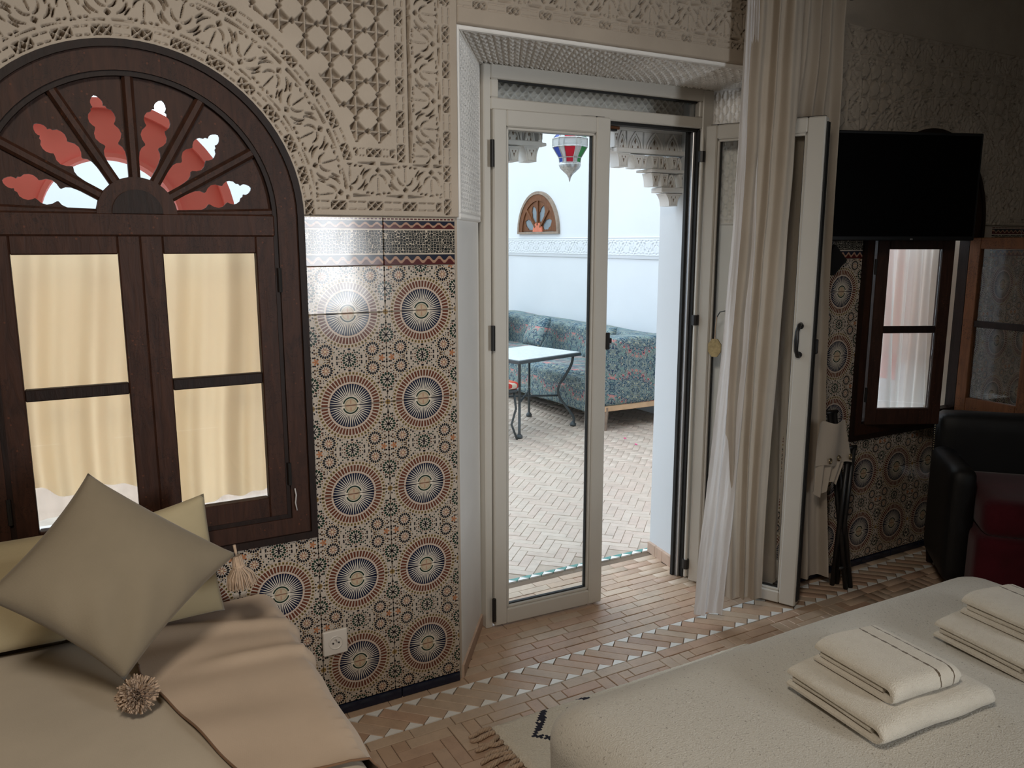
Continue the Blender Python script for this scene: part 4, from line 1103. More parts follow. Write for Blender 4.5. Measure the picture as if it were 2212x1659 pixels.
for z, pa, pb in ((2.484, 1581, 1606), (1.9, 1578, 1618), (1.5, 1573, 1622), (1.1, 1562, 1618), (0.8, 1553, 1612), (0.5, 1542, 1604), (0.25, 1533, 1596), (0.045, 1528, 1588)):
    ya, yb = -0.10, -0.135; rowsL.append((z, xr(pa, ya), ya, xr(pb, yb), yb))
drape('curtain_lining', rowsL, 60, 1.6, [0.006, 0.010, 0.014, 0.014], M['lining'], cA, 2.0, 8, 70, extra=lambda u, z: 0.003 * wob(u * 9, z * 1.3, 4, 4) + 0.0015 * wob(u * 8, z * 9, 9, 9))
cB = empty('door_curtain', (2.78, -0.08, 0)); tag(cB, 'cream door curtain hanging behind the open leaf beside the tiles', 'curtain', None)
rowsB = [(2.484, 2.50, -0.14, 2.735, -0.14), (2.2, 2.51, -0.13, 2.75, -0.13), (2.05, 2.545, -0.07, 2.77, -0.12), (1.6, 2.59, 0.01, 2.80, -0.10), (1.0, 2.60, 0.015, 2.84, -0.09), (0.6, 2.60, 0.01, 2.87, -0.09), (0.055, 2.61, 0.0, 2.925, -0.10)]
drape('curtain_cloth', rowsB, 140, 3.6, [0.018, 0.018, 0.018, 0.022], M['curtain'], cB, 1.1, 11)

# ------------------------------------------------------------------ daybed below the window
db = empty('daybed', (-0.5, -0.75, 0)); tag(db, 'long daybed with ivory cover beneath the arched window', 'daybed')
def db_fn(P, N):
    top = N[:, 2] > 0.3
    P = P.copy(); P[:, 2] += np.where(top, 0.006 * wob(P[:, 0], P[:, 1], 6, 1), 0); P[:, 0] += np.where(N[:, 0] > 0.3, 0.010 * wob(P[:, 1], P[:, 2], 9, 3), 0)
    return P
rbox('mattress', (-1.7, -1.62, 0.17), (0.475, -0.030, 0.487), 0.055, M['mattress'], db, 30, db_fn)
cbox('base', (-1.68, -1.58, 0.0), (0.43, -0.05, 0.18), M['mattress'], db, 0.02)
def over(s, edge, r, top):
    """follow a rounded edge: distance s past `edge - r` along the top, then down"""
    s = np.asarray(s); a = np.clip(s / r, 0, PI / 2); return edge - r + r * np.sin(a) + 0 * s, top - r + r * np.cos(a) - np.clip(s - r * PI / 2, 0, 9)
tb = empty('throw_blanket', (0.3, -0.45, 0.49)); tag(tb, 'cream throw blanket with dark corded hem over the daybed end', 'blanket')
u = np.linspace(0, 1, 90)[None, :]; v = np.linspace(0, 1, 110)[:, None]
yv = -0.05 - v * 0.925; xl = 0.085 + np.clip(-0.40 - yv, 0, 1) * 0.26 - 0.10 * np.clip(0.3 - v, 0, 1)
RB = 0.055; s_end = 0.34
S_ = (xl * (1 - u) + (0.475 - RB + 0.0) * u); Ltot = (0.475 - RB - xl) + s_end; s = u * Ltot; flat = 0.475 - RB - xl
ex, ez = over(np.clip(s - flat, 0, 9), 0.483, RB, 0.494)
X = np.where(s < flat, xl + s, ex); Z = np.where(s < flat, 0.494 + 0 * s, ez)
Y = yv + 0.03 * wob(s * 1.0, v * 1.0, 4, 2) * v * 0.4 - 0.02 * v * np.sin(u * 5) + v * (0.065 - 0.075 * u)
fold = 0.5 + 0.5 * np.sin((Y * 1.0 + X * 0.35) * 30 + 2 * wob(X, Y, 5, 5))
wr_ = 0.006 * (wob(X * 1.0, Y * 2.4, 14, 4) + 1) + 0.007 * fold * np.clip((v - 0.55) * 3, 0, 1) + 0.016 * np.exp(-((Y + 0.20 + 0.25 * (X - 0.2)) / 0.035) ** 2) + 0.013 * np.exp(-((Y + 0.42 + 0.1 * (X - 0.3)) / 0.03) ** 2) * np.clip((X - 0.15) * 6, 0, 1)
Zt = np.where(s < flat + 0.03, Z + wr_, Z + wr_ * 0.4); Xt = np.where(s > flat + 0.02, X + wr_ * 1.3, X)
PB = np.stack([Xt, Y, Zt + 0.002], -1)
grid_mesh('blanket_cloth', PB, M['throw'], tb, True)
def cord(pts, rad, nm, par):
    q = MB(); q.tube(pts, rad, 6); return q.build(nm, M['cord'], par, True)
cord([tuple(PB[i, 0] + np.array([0, 0, 0.001])) for i in range(36, 110, 2)] , 0.0028, 'hem_cord', tb)
cord([tuple(PB[109, j] + np.array([0, -0.001, 0.001])) for j in range(0, 90, 2)], 0.0028, 'hem_cord', tb)

# ------------------------------------------------------------------ cushions
def pillow(nm, c, T, m, parent, n=34, pinch=0.10, k0=0, wr=0.006, sag=0.0, crease=0.0):
    """c: the four corners in order; T: thickness in the middle"""
    c = [np.array(q, float) for q in c]; g = np.linspace(-1, 1, n + 1); A, B = np.meshgrid(g, g, indexing='ij')
    a = A * (1 - pinch * (1 - B ** 2) * np.abs(A) ** 1.5); b = B * (1 - pinch * (1 - A ** 2) * np.abs(B) ** 1.5)
    base = ((1 - a) * (1 - b))[..., None] * c[0] / 4 + ((1 + a) * (1 - b))[..., None] * c[1] / 4 + ((1 + a) * (1 + b))[..., None] * c[2] / 4 + ((1 - a) * (1 + b))[..., None] * c[3] / 4
    nr = np.cross(c[1] - c[3], c[2] - c[0]); nr /= np.linalg.norm(nr)
    th = T / 2 * (np.clip(1 - A ** 2, 0, 1) * np.clip(1 - B ** 2, 0, 1)) ** 0.42
    w = wr * wob(A, B, 3.2, k0) * np.clip(th / (T / 2), 0, 1)
    if crease:
        foot = np.clip((A - 0.1) * 1.2, 0, 1) * np.clip((B - 0.0) * 1.2, 0, 1)
        w = w + crease * (np.sin((A - B) * 9 + 1.5 * A * B + 2) * np.clip((A + B) * 0.9, 0, 1) + 0.6 * np.sin(A * 11 - B * 4) * foot) * (th / (T / 2)) ** 0.5
    V = []; F = []
    for sgn in (1, -1):
        P = base + nr * (sgn * th + w)[..., None]; P[..., 2] -= sag * (1 - A ** 2)
        i = np.arange(n)[:, None] * (n + 1) + np.arange(n)[None, :] + len(V) * (n + 1) ** 2
        q = np.stack([i, i + n + 1, i + n + 2, i + 1], -1).reshape(-1, 4); F.append(q if sgn > 0 else q[:, ::-1]); V.append(P.reshape(-1, 3))
    o = mesh_np(nm, np.concatenate(V), np.concatenate(F), m, parent, True)
    bm = bmesh.new(); bm.from_mesh(o.data); bmesh.ops.remove_doubles(bm, verts=bm.verts, dist=1e-5); bmesh.ops.recalc_face_normals(bm, faces=bm.faces); bm.to_mesh(o.data); bm.free()
    return o
def pompom(nm, c, R, parent, n=900, squash=(1, 1, 0.9)):
    q = MB(); rg = random.Random(5)
    for k in range(n):
        z = rg.uniform(-1, 1); w = rg.uniform(0, 2 * PI); r = math.sqrt(1 - z * z); d = Vector((r * math.cos(w), r * math.sin(w), z))
        t = Vector((rg.uniform(-1, 1), rg.uniform(-1, 1), rg.uniform(-1, 1))) * 0.30; L = R * rg.uniform(0.82, 1.08)
        a = Vector(c) + d * R * 0.15; e = d * L; e = Vector((e.x * squash[0], e.y * squash[1], e.z * squash[2])); b = Vector(c) + e * 0.62 + t * R * 0.15; f = Vector(c) + e + t * R * 0.35
        q.tube([a, b, f], [0.0030, 0.0030, 0.0020], 4, False)
    return q.build(nm, M['yarn'], parent, True)
def tassel(nm, top, L, R, parent, lean=(0, 0, -1)):
    q = MB(); rg = random.Random(9); top = Vector(top); ln = Vector(lean).normalized(); a = ln.orthogonal().normalized(); b = ln.cross(a)
    for k in range(240):
        w = rg.uniform(0, 2 * PI); rr = math.sqrt(rg.random()); o = (a * math.cos(w) + b * math.sin(w)) * rr; s = rg.uniform(0.88, 1.06)
        p0 = top + o * R * 0.32; p1 = top + ln * L * 0.40 + o * R * 0.42; p2 = top + ln * L * 0.62 + o * R * 0.95; p3 = top + ln * L * s + o * R * 1.12 + Vector((rg.uniform(-1, 1), rg.uniform(-1, 1), 0)) * R * 0.12
        q.tube([p0, p1, p2, p3], [0.0022, 0.0022, 0.002, 0.0013], 4, False)
    o = q.build(nm, M['yarn'], parent, True)
    q = MB(); q.tube([top + ln * L * 0.30, top + ln * L * 0.40], R * 0.46, 12); q.build('binding', M['yarn'], o, True)
    q = MB(); q.tube([top - ln * 0.03, top + ln * 0.005], 0.004, 6); q.build('tie', M['yarn'], o, True)
    return o
# large cushion standing on its corner
c_top, c_right, c_bot, c_left = atY(190, 1022, -0.30), atY(512, 1196, -0.33), atY(268, 1470, -0.54), atY(-40, 1292, -0.42)
cu = empty('cushion', (0.05, -0.4, 0.5)); tag(cu, 'large cream wool cushion standing on its corner with two pompom tassels', 'cushion')
pillow('cushion_cover', [c_top, c_right, c_bot, c_left], 0.20, M['cushion'], cu, 44, 0.075, 3, 0.012, 0.0, 0.006)
pp = atZ(297, 1500, 0.487 + 0.052); pompom('pompom', pp, 0.043, cu)
tassel('tassel', c_right + Vector((-0.002, 0.0, -0.005)), 0.085, 0.034, cu, (0.12, -0.05, -1))
c2 = empty('cushion', (0.15, -0.15, 0.5)); tag(c2, 'smooth pale yellow cushion leaning on the wall behind the large one', 'cushion')
pillow('cushion_cover', [atY(440, 1066, -0.175), atZ(486, 1318, 0.518), atZ(215, 1385, 0.518), atY(150, 1160, -0.19)], 0.10, M['cotton'], c2, 30, 0.04, 6, 0.004)
bo = empty('bolster', (-0.4, -0.12, 0.5)); tag(bo, 'long yellowish back cushion along the wall under the window frame', 'cushion')
rbox('bolster_cover', (-1.4, -0.125, 0.503), (0.03, -0.035, 0.80), 0.04, M['cotton'], bo, 26, lambda P, N: P + np.stack([0 * P[:, 0], 0.004 * wob(P[:, 0], P[:, 2], 8), 0.010 * wob(P[:, 0], P[:, 1], 5, 7) * (N[:, 2] > 0.2)], 1))

# ------------------------------------------------------------------ bed with folded towels
bed = empty('bed', (1.62, -2.1, 0)); tag(bed, 'bed under a nubby oatmeal wool bedspread in the foreground', 'bed')
def bed_fn(P, N):
    P = P.copy(); X, Y, Z = P.T; up = np.clip(N[:, 2], 0, 1)
    e = np.clip((Z - 0.12) / 0.4, 0, 1)
    cen = np.clip(1 - ((X - 1.62) / 0.80) ** 2, 0, 1) * np.clip(1 - ((Y + 2.15) / 1.15) ** 4, 0, 1)
    dz = up * (0.030 * cen - 0.022 + 0.005 * wob(X, Y, 5, 2) + 0.0025 * wob(X, Y, 17, 6))
    side = (1 - np.abs(N[:, 2])) * (0.012 * wob(X + Y, Z * 0.3, 9, 3))
    P[:, 2] += dz; P[:, 0] += N[:, 0] * side; P[:, 1] += N[:, 1] * side
    return P
rbox('bedspread', (0.845, -3.3, 0.10), (2.45, -1.000, 0.565), 0.105, M['bedspread'], bed, 44, bed_fn)
cbox('bed_base', (0.92, -3.25, 0.0), (2.38, -1.08, 0.14), M['wood_dark'], bed, 0.01)

def u_towel(nm, o, ax, L, Wd, th, layers, m, label, group):
    """folded towel: cross-section of nested folds in the (length, z) plane, swept over the width"""
    e = empty(nm, o, math.atan2(ax[1], ax[0]), local=True); tag(e, label, 'towel', group)
    H = th; t = H / layers * 0.5
    def fold_path(L0, L1, z0, z1, close):      # U profile closed on one side
        r = (z1 - z0) / 2; zc = (z0 + z1) / 2; p = []
        if close > 0:
            p = [(L0, z1)] + [(L1 - r + r * math.sin(a), zc + r * math.cos(a)) for a in np.linspace(0, PI, 11)] + [(L0, z0)]
        else:
            p = [(L1, z1)] + [(L0 + r - r * math.sin(a), zc + r * math.cos(a)) for a in np.linspace(0, PI, 11)] + [(L1, z0)]
        return p
    def ribbon(path, th_, nme, mm, xa, xb):
        n = len(path); nrm = []
        for i in range(n):
            a = np.array(path[max(i - 1, 0)]); b = np.array(path[min(i + 1, n - 1)]); d = (b - a) / max(1e-9, np.linalg.norm(b - a)); nrm.append((-d[1], d[0]))
        ring_ = [(p[0] + q_[0] * th_ / 2, p[1] + q_[1] * th_ / 2) for p, q_ in zip(path, nrm)] + [(p[0] - q_[0] * th_ / 2, p[1] - q_[1] * th_ / 2) for p, q_ in list(zip(path, nrm))[::-1]]
        # round the sheet's long edges by sweeping across the width with shrinking rings
        xs = [xa, xa + 0.003, xa + 0.010] + list(np.linspace(xa + 0.03, xb - 0.03, 9)) + [xb - 0.010, xb - 0.003, xb]; sh = [0.45, 0.8, 1] + [1] * 9 + [1, 0.8, 0.45]
        V = []
        for x, s_ in zip(xs, sh):
            for i, (a, b) in enumerate(ring_):
                pc = path[i] if i < n else path[2 * n - 1 - i]
                aa = pc[0] + (a - pc[0]) * s_; bb = pc[1] + (b - pc[1]) * s_
                V.append((x, aa + 0.0015 * math.sin(x * 40 + b * 200), max(0.0005, (bb + 0.0016 * math.sin(x * 31 + a * 25)) * (1 - 0.20 * abs(2 * x / Wd) ** 6))))
        k = len(ring_); F = [(j * k + i, j * k + (i + 1) % k, (j + 1) * k + (i + 1) % k, (j + 1) * k + i) for j in range(len(xs) - 1) for i in range(k)]
        F += [tuple(range(k - 1, -1, -1)), tuple(range((len(xs) - 1) * k, len(xs) * k))]
        q = MB(); q.add(V, F); return q.build(nme, mm, e, False, 50)
    tt_ = H * 0.30
    ribbon(fold_path(-L / 2, L / 2, tt_ * 0.52, H - tt_ * 0.5, -1), tt_, 'outer_fold', m, -Wd / 2, Wd / 2)
    mid = [(a, H / 2) for a in np.linspace(-L / 2 + 0.028, L / 2 - 0.012, 8)]
    ribbon(mid, H * 0.385, 'inner_fold', m, -Wd / 2 + 0.005, Wd / 2 - 0.005)
    return e
def pair(cx, cyy, rz, grp, la, lb, s=1.0, zb=0.577, off=(0.0, 0.0)):
    # local +x runs along the open side's normal, -y end carries the outer fold
    u_towel('folded_towel', (cx, cyy, zb), (math.cos(rz), math.sin(rz)), 0.25 * s, 0.335 * s, 0.052, 2, M['towel'], la, grp)
    u_towel('folded_towel', (cx + off[0], cyy + off[1], zb + 0.0525), (math.cos(rz), math.sin(rz)), 0.205 * s, 0.20 * s, 0.050, 2, M['towel_striped'], lb, grp)
pair(1.492, -1.415, math.radians(-4), 'folded bath towels on the bed', 'large cream bath towel folded flat under the brown-striped hand towel nearest the viewer', 'cream hand towel with two brown stripes on the nearer towel pile', off=(-0.005, 0.008))
pair(1.985, -1.440, math.radians(-6), 'folded bath towels on the bed', 'large white bath towel folded at the bed edge cut by the right of the picture', 'white hand towel with faint stripes on the farther towel pile at right', off=(0.01, 0.012))

# ------------------------------------------------------------------ rug with knotted fringe
rg_ = empty('rug', (1.4, -0.7, 0)); tag(rg_, 'cream shaggy rug with dark lozenges and a knotted fringe beside the bed', 'rug')
x = np.linspace(1.085, 2.2, 200)[:, None]; y = np.linspace(-0.325, -1.04, 160)[None, :]
e = np.minimum(np.minimum((x - 1.085), (-0.325 - y)) / 0.02, 1); Z = 0.004 + 0.012 * np.sqrt(np.clip(e, 0, 1)) + 0.0022 * np.random.rand(200, 160)
grid_mesh('rug_pile', np.stack([x + 0.0015 * np.random.randn(200, 160) + 0.004 * wob(y * 1.0 + 0 * x, x * 1.0, 20), y + 0 * x + 0.003 * wob(x + 0 * y, y * 0.5, 25, 4), Z], -1)[:, ::-1], M['rug'], rg_, True)
rr_ = random.Random(3)
for k in range(9):
    yy = -0.335 - k * 0.026; q = MB(); n = 14; pts = []; L = 0.095 * rr_.uniform(0.8, 1.15); dy = rr_.uniform(-0.35, 0.25)
    for st in range(3):
        pts = []
        for i in range(n):
            t = i / (n - 1); w = 2 * PI * (t * 2.6 + st / 3); rad = 0.0042 * (1 - 0.3 * t)
            pts.append((1.083 - L * t, yy + dy * L * t + rad * math.cos(w) + 0.006 * math.sin(t * 5 + k), 0.0075 + 0.0015 + rad * math.sin(w)))
        q.tube(pts, [0.0045] * (n - 1) + [0.0025], 6)
    q.build('fringe_tassel', M['yarn'], rg_, True)

# ------------------------------------------------------------------ wall socket
so = empty('wall_socket', (0.676, -0.02, 0.267)); tag(so, 'square white socket on the mosaic tiles beside the daybed', 'socket')
cbox('cover_plate', (0.636, -0.024, 0.226), (0.717, -0.0105, 0.310), M['socket'], so, 0.003)
q = MB(); n = 28; v = []; cx_, cz_ = 0.677, 0.268
prof = [(0.024, -0.0245), (0.0225, -0.0265), (0.0205, -0.0262), (0.0195, -0.0200), (0.0, -0.0200)]
for (r, yy) in prof:
    for k in range(n): v.append((cx_ + r * math.cos(2 * PI * k / n), yy, cz_ + r * math.sin(2 * PI * k / n)))
q.add(v, [(i * n + k, i * n + (k + 1) % n, (i + 1) * n + (k + 1) % n, (i + 1) * n + k) for i in range(4) for k in range(n)]); q.build('socket_well', M['socket'], so, True)
for dx in (-0.0095, 0.0095):
    q = MB(); q.tube([(cx_ + dx, -0.0268, cz_), (cx_ + dx, -0.0272, cz_)], 0.0030, 10); q.build('socket_hole', M['socket_dark'], so)
q = MB(); q.tube([(cx_, -0.027, cz_ + 0.011), (cx_, -0.033, cz_ + 0.011)], 0.0024, 8); q.build('earth_pin', M['steel'], so)

# ------------------------------------------------------------------ television on its bracket
tv = empty('television', (3.15, -0.16, 1.79)); tag(tv, 'black flat television swung out in front of the right arched window', 'television')
pL, pR = np.array([2.80, -0.04]), np.array([3.505, -0.285]); d2 = (pR - pL) / np.linalg.norm(pR - pL); n_tv = np.array([d2[1], -d2[0]])
def tvp(s, o, z): p = pL + d2 * s + n_tv * o; return (p[0], p[1], z)
Wt = float(np.linalg.norm(pR - pL)); ZT0, ZT1 = 1.556, 2.008
def tvbox(nm, s0, s1, o0, o1, z0, z1, m, c=0.004):
    q = MB(); q.cbox((s0, -o1, z0), (s1, -o0, z1), c)
    q.v = [tvp(a, -b, z) for a, b, z in q.v]; return q.build(nm, M[m], tv)
tvbox('cabinet', 0, Wt, -0.035, 0.0, ZT0, ZT1, 'black_plastic'); tvbox('back_bulge', 0.12, Wt - 0.12, -0.055, -0.034, ZT0 + 0.06, ZT1 - 0.08, 'black_plastic')
tvbox('screen', 0.012, Wt - 0.012, 0.0005, 0.002, ZT0 + 0.018, ZT1 - 0.012, 'screen', 0.0005)
tvbox('standby_light', Wt * 0.58, Wt * 0.58 + 0.012, 0.001, 0.004, ZT0 + 0.004, ZT0 + 0.009, 'steel', 0.001)
q = MB(); q.box((3.06, -0.075, 1.74), (3.18, -0.012, 1.86)); q.build('wall_bracket', M['black_metal'], tv)
bxo = empty('wall_box', (2.90, -0.02, 1.49)); tag(bxo, 'small dark diamond-shaped box hanging on the tiles below the television', 'box')
q = MB(); c0 = atY(1800, 562, -0.03); q.prism([(c0.x - 0.075, c0.z), (c0.x, c0.z - 0.065), (c0.x + 0.075, c0.z), (c0.x, c0.z + 0.065)], -0.040, -0.0115); q.build('box_body', M['black_plastic'], bxo)
q = MB(); q.tube([(c0.x, -0.02, c0.z + 0.06), (c0.x + 0.01, -0.02, c0.z + 0.12)], 0.003, 6); q.build('cord', M['black_plastic'], bxo)

# ------------------------------------------------------------------ folding rack with a hanging cloth
rk = empty('luggage_rack', (2.98, -0.22, 0)); tag(rk, 'black folding luggage rack standing by the tiled wall', 'rack')
def bar(par, a, b, r, nm, m='black_metal', n=8):
    q = MB(); q.tube([a, b], r, n); return q.build(nm, M[m], par, True)
for xx in (2.958, 2.990):
    bar(rk, (xx - 0.012, -0.045, 0.80), (xx + 0.030, -0.165, 0.0), 0.011, 'leg'); bar(rk, (xx, -0.150, 0.66), (xx + 0.012, -0.105, 0.0), 0.011, 'leg')
bar(rk, (2.92, -0.045, 0.80), (2.995, -0.045, 0.80), 0.010, 'top_bar'); bar(rk, (2.95, -0.150, 0.66), (3.0, -0.150, 0.66), 0.010, 'top_bar'); bar(rk, (2.95, -0.15, 0.10), (3.02, -0.15, 0.10), 0.008, 'stretcher')
cl = empty('hanging_cloth', (2.88, -0.2, 0.7)); tag(cl, 'beige eyelet cloth draped over the black luggage rack', 'cloth')
v = np.linspace(0, 1, 30)[:, None]; uu = np.linspace(0, 1, 50)[None, :]
X = 2.73 + (0.17 + 0.045 * v) * uu; Zc = 0.80 - 0.19 * v - 0.008 * uu + 0.006 * np.sin(uu * 9); Yc = -0.175 + 0.0 * v + 0.010 * np.sin(uu * 8 + v * 2)
grid_mesh('cloth_flap', np.stack([X, Yc + 0 * X, Zc + 0 * X], -1), M['curtain'], cl, True)
X = 2.73 + (0.19 - 0.05 * v) * uu; Zc = 0.63 - (0.13 + 0.03 * np.sin(uu * 6)) * v; Yc = -0.165 + 0.012 * np.sin(uu * 22)
grid_mesh('cloth_gathers', np.stack([X, Yc + 0 * X, Zc + 0 * X], -1), M['curtain'], cl, True)
for t in (0.28, 0.62, 0.93):
    q = MB(); cxx = 2.73 + 0.212 * t; a = [(cxx + 0.008 * math.cos(w), -0.184 + 0.010 * math.sin(t * 8 + 2), 0.632 + 0.011 * math.sin(w)) for w in np.linspace(0, 2 * PI, 13)]
    q.tube(a, 0.0028, 6, False); q.build('eyelet', M['stud'], cl, True)

# ------------------------------------------------------------------ black armchair with red seat, in the corner
ch = empty('armchair', (3.66, -0.57, 0), math.radians(-46), local=True); tag(ch, 'black leather armchair with dark red seat and nail trim below the right window', 'armchair')
def chb(nm, a, b, r, m, n=10): return rbox(nm, a, b, r, M[m], ch, n)
chb('backrest', (-0.36, 0.20, 0.10), (0.36, 0.34, 0.76), 0.05, 'leather'); chb('seat_cushion', (-0.27, -0.34, 0.34), (0.27, 0.21, 0.50), 0.05, 'red_velvet')
chb('seat_skirt', (-0.29, -0.36, 0.06), (0.29, 0.20, 0.35), 0.03, 'red_velvet')
chb('arm', (-0.38, -0.22, 0.08), (-0.27, 0.24, 0.60), 0.045, 'leather'); chb('arm', (0.27, -0.30, 0.08), (0.38, 0.24, 0.60), 0.045, 'leather')
for sx in (-0.33, 0.33):
    for sy in (-0.26, 0.26):
        q = MB(); q.tube([(sx, sy, 0.0), (sx, sy, 0.10)], [0.016, 0.024], 10); q.build('leg', M['wood_dark'], ch)
def ball(q, c, r):
    v = [(c[0], c[1], c[2] + r), (c[0], c[1], c[2] - r)] + [(c[0] + r * math.cos(k * PI / 3), c[1] + r * math.sin(k * PI / 3), c[2]) for k in range(6)]
    q.add(v, [(0, 2 + k, 2 + (k + 1) % 6) for k in range(6)] + [(1, 2 + (k + 1) % 6, 2 + k) for k in range(6)])
q = MB()
for k in range(26): ball(q, (-0.366, 0.232, 0.47 + k * 0.0105), 0.0042)
for k in range(1, 8): ball(q, (-0.366, 0.232 - k * 0.0115, 0.47), 0.0042)
o = q.build('nail_trim', M['stud'], ch, True); o['kind'] = 'stuff'

# ------------------------------------------------------------------ courtyard beyond the door
XC = 4.65
q = MB(); q.box((XC, 0.63, -0.12), (XC + 0.2, 8.0, 3.4)); structure(q.build('courtyard_wall_right', M['court_white']))
q = MB(); q.box((-2.7, 8.0, -0.12), (XC + 0.2, 8.2, 2.9)); structure(q.build('courtyard_wall_back', M['court_white']))
q = MB(); q.box((-2.7, 0.33, -0.12), (-2.5, 8.0, 3.4)); structure(q.build('courtyard_wall_left', M['court_white']))
# carved plaster frieze on the courtyard wall
def court_frieze(u, v, LU, LV):
    h = np.zeros(u.shape); a = (v > 0.045) & (v < 0.175); h[a] = vegetal(u[a], (v[a] - 0.11) * 0.72, 0.22, 0.047)
    h = np.maximum(h, cut(np.abs(v - 0.190) - 0.003, 0.002)); h = np.maximum(h, cut(np.abs(v - 0.030) - 0.003, 0.002)); h = np.maximum(h, cut(np.abs(v - 0.012) - 0.003, 0.002))
    return h
o = quad_relief('trim_frieze', (XC, 6.9, 1.392), (XC, 2.6, 1.392), (XC, 6.9, 1.598), (XC, 2.6, 1.598), (-1, 0, 0), 0.007, court_frieze, M['court_white'], None, depth=0.010)
structure(o)
# small fan window in that wall
fw = structure(empty('window_3', (XC, 5.32, 1.64)))
FCY, FCZ = 5.318, 1.662
def to_x(ob):
    me = ob.data; n = len(me.vertices); co = np.empty(n * 3, np.float32); me.vertices.foreach_get('co', co); co = co.reshape(-1, 3)
    new = np.stack([XC + co[:, 1], FCY - co[:, 0], co[:, 2]], 1); me.vertices.foreach_set('co', new.ravel().astype(np.float32)); me.update(); return ob
def half_ring(nm, r0, r1, b, y0, y1, m):
    out = [(r1, -b)] + arc(r1, 0, PI, 30) + [(-r1, -b)]; inn = [(r0, 0)] + arc(r0, 0, PI, 30) + [(-r0, 0)]
    q = MB(); v = []; n = len(out)
    for (a, c), (d, e) in zip(out, inn): v += [(a, y0, FCZ + c), (d, y0, FCZ + e), (d, y1, FCZ + e), (a, y1, FCZ + c)]
    f = [(i * 4 + k, i * 4 + (k + 1) % 4, ((i + 1) % n) * 4 + (k + 1) % 4, ((i + 1) % n) * 4 + k) for i in range(n) for k in range(4)]
    q.add(v, f); return to_x(q.build(nm, M[m], fw))
half_ring('outer_bead', 0.405, 0.436, 0.022, -0.030, 0.01, 'wood_old'); half_ring('arch_frame', 0.335, 0.407, 0.018, -0.022, 0.01, 'wood_warm')
def lobe(an):          # broad scalloped opening
    ts = np.linspace(0, 1, 15); s = 0.115 + 0.19 * ts; w = 0.052 * np.sin(PI * np.clip(ts * 0.93 + 0.07, 0, 1)) ** 0.7 * (1 + 0.10 * np.sin(ts * 19)) + 0.0005
    pts = [(a, b) for a, b in zip(s, w)] + [(a, -b) for a, b in list(zip(s, w))[-1::-1]]
    return [(a * math.cos(an) - b * math.sin(an), a * math.sin(an) + b * math.cos(an)) for a, b in pts]
outer3 = [(0.34, 0.004)] + arc(0.34, 0.02, PI - 0.02, 30) + [(-0.34, 0.004)]
to_x(holed_plate('fan_panel', outer3, [lobe(math.radians(22.5 + 45 * k)) for k in range(4)], -0.010, -0.002, M['wood_warm'], fw, (0, FCZ)))
q = MB(); q.prism([(x, FCZ + z) for x, z in outer3], -0.0015, -0.0005); to_x(q.build('fan_glass', plain('grey_fan_glass', (0.17, 0.21, 0.24), 0.15, 0.6), fw))
for k in range(1, 4):
    a = math.radians(45 * k); d = (math.cos(a), math.sin(a)); n_ = (-d[1], d[0]); q = MB()
    P4 = [(d[0] * r + n_[0] * h, FCZ + d[1] * r + n_[1] * h) for r, h in ((0.07, -0.013), (0.335, -0.013), (0.335, 0.013), (0.07, 0.013))]
    q.prism(P4, -0.024, -0.009); to_x(q.build('fan_spoke', M['wood_warm'], fw))
q = MB(); q.prism([(x, FCZ + z) for x, z in arc(0.10, 0, PI, 16)], -0.022, -0.008); to_x(q.build('fan_hub', plain('coral_painted_hub', (0.55, 0.16, 0.09), 0.6), fw))

# stepped muqarnas hanging in the doorway outside
mq = structure(empty('trim_muqarnas', (1.92, 0.45, 1.9)))
MYF, MYB = 0.45, 0.515
def m7(px, py): p = atY(1290 + px / 7.54, 260 + py / 7.54, MYF); return p.x, p.z
MM = plain('muqarnas_plaster', (0.80, 0.79, 0.77), 0.85, 0.2, var=0.03, scale=14, bmp=0.0006, bscale=120)
def ledge(x0, x1, z0, z1, yo=0.0):
    q = MB(); q.cbox((x0, MYF - 0.012 + yo, z0), (x1, MYB, z1), 0.003); q.build('ledge', MM, mq)
def corbel(x0, x1, z0, z1, nm='corbel', low=0.5, yo=0.0):
    """bracket narrower at its foot, flaring up in a curve, with a raised rim and a drop ornament"""
    cx = (x0 + x1) / 2; hw = (x1 - x0) / 2; n = 8; prof = []
    for k in range(n + 1):
        t = k / n; prof.append((hw * (low + (1 - low) * t ** 2.6), z0 + (z1 - z0) * t))
    poly = [(cx + w, z) for w, z in prof] + [(cx - w, z) for w, z in prof[::-1]]
    q = MB(); q.prism(poly, MYF + yo, MYB)
    ins = [(cx + w * 0.72, z * 0.80 + (z0 + z1) / 2 * 0.20) for w, z in prof] + [(cx - w * 0.72, z * 0.80 + (z0 + z1) / 2 * 0.20) for w, z in prof[::-1]]
    c = q.build(nm, MM, mq)
    q = MB(); rim = [(x, MYF + yo - 0.002, z) for x, z in ins]; q.tube(rim + [rim[0]], 0.0022, 5, False); o = q.build('rim', MM, c)
    q = MB(); h = z1 - z0; zc = z0 + h * 0.62
    for (a, b, s) in ((cx, zc - h * 0.10, 1.0), (cx - hw * 0.22, zc + h * 0.10, 0.6), (cx + hw * 0.22, zc + h * 0.10, 0.6)):
        q.prism([(a - 0.0042 * s, b + 0.004 * s), (a, b - 0.012 * s), (a + 0.0042 * s, b + 0.004 * s)], MYF + yo - 0.0012, MYF + yo + 0.001)
    q.build('drop_ornament', M['wood_old'], c)
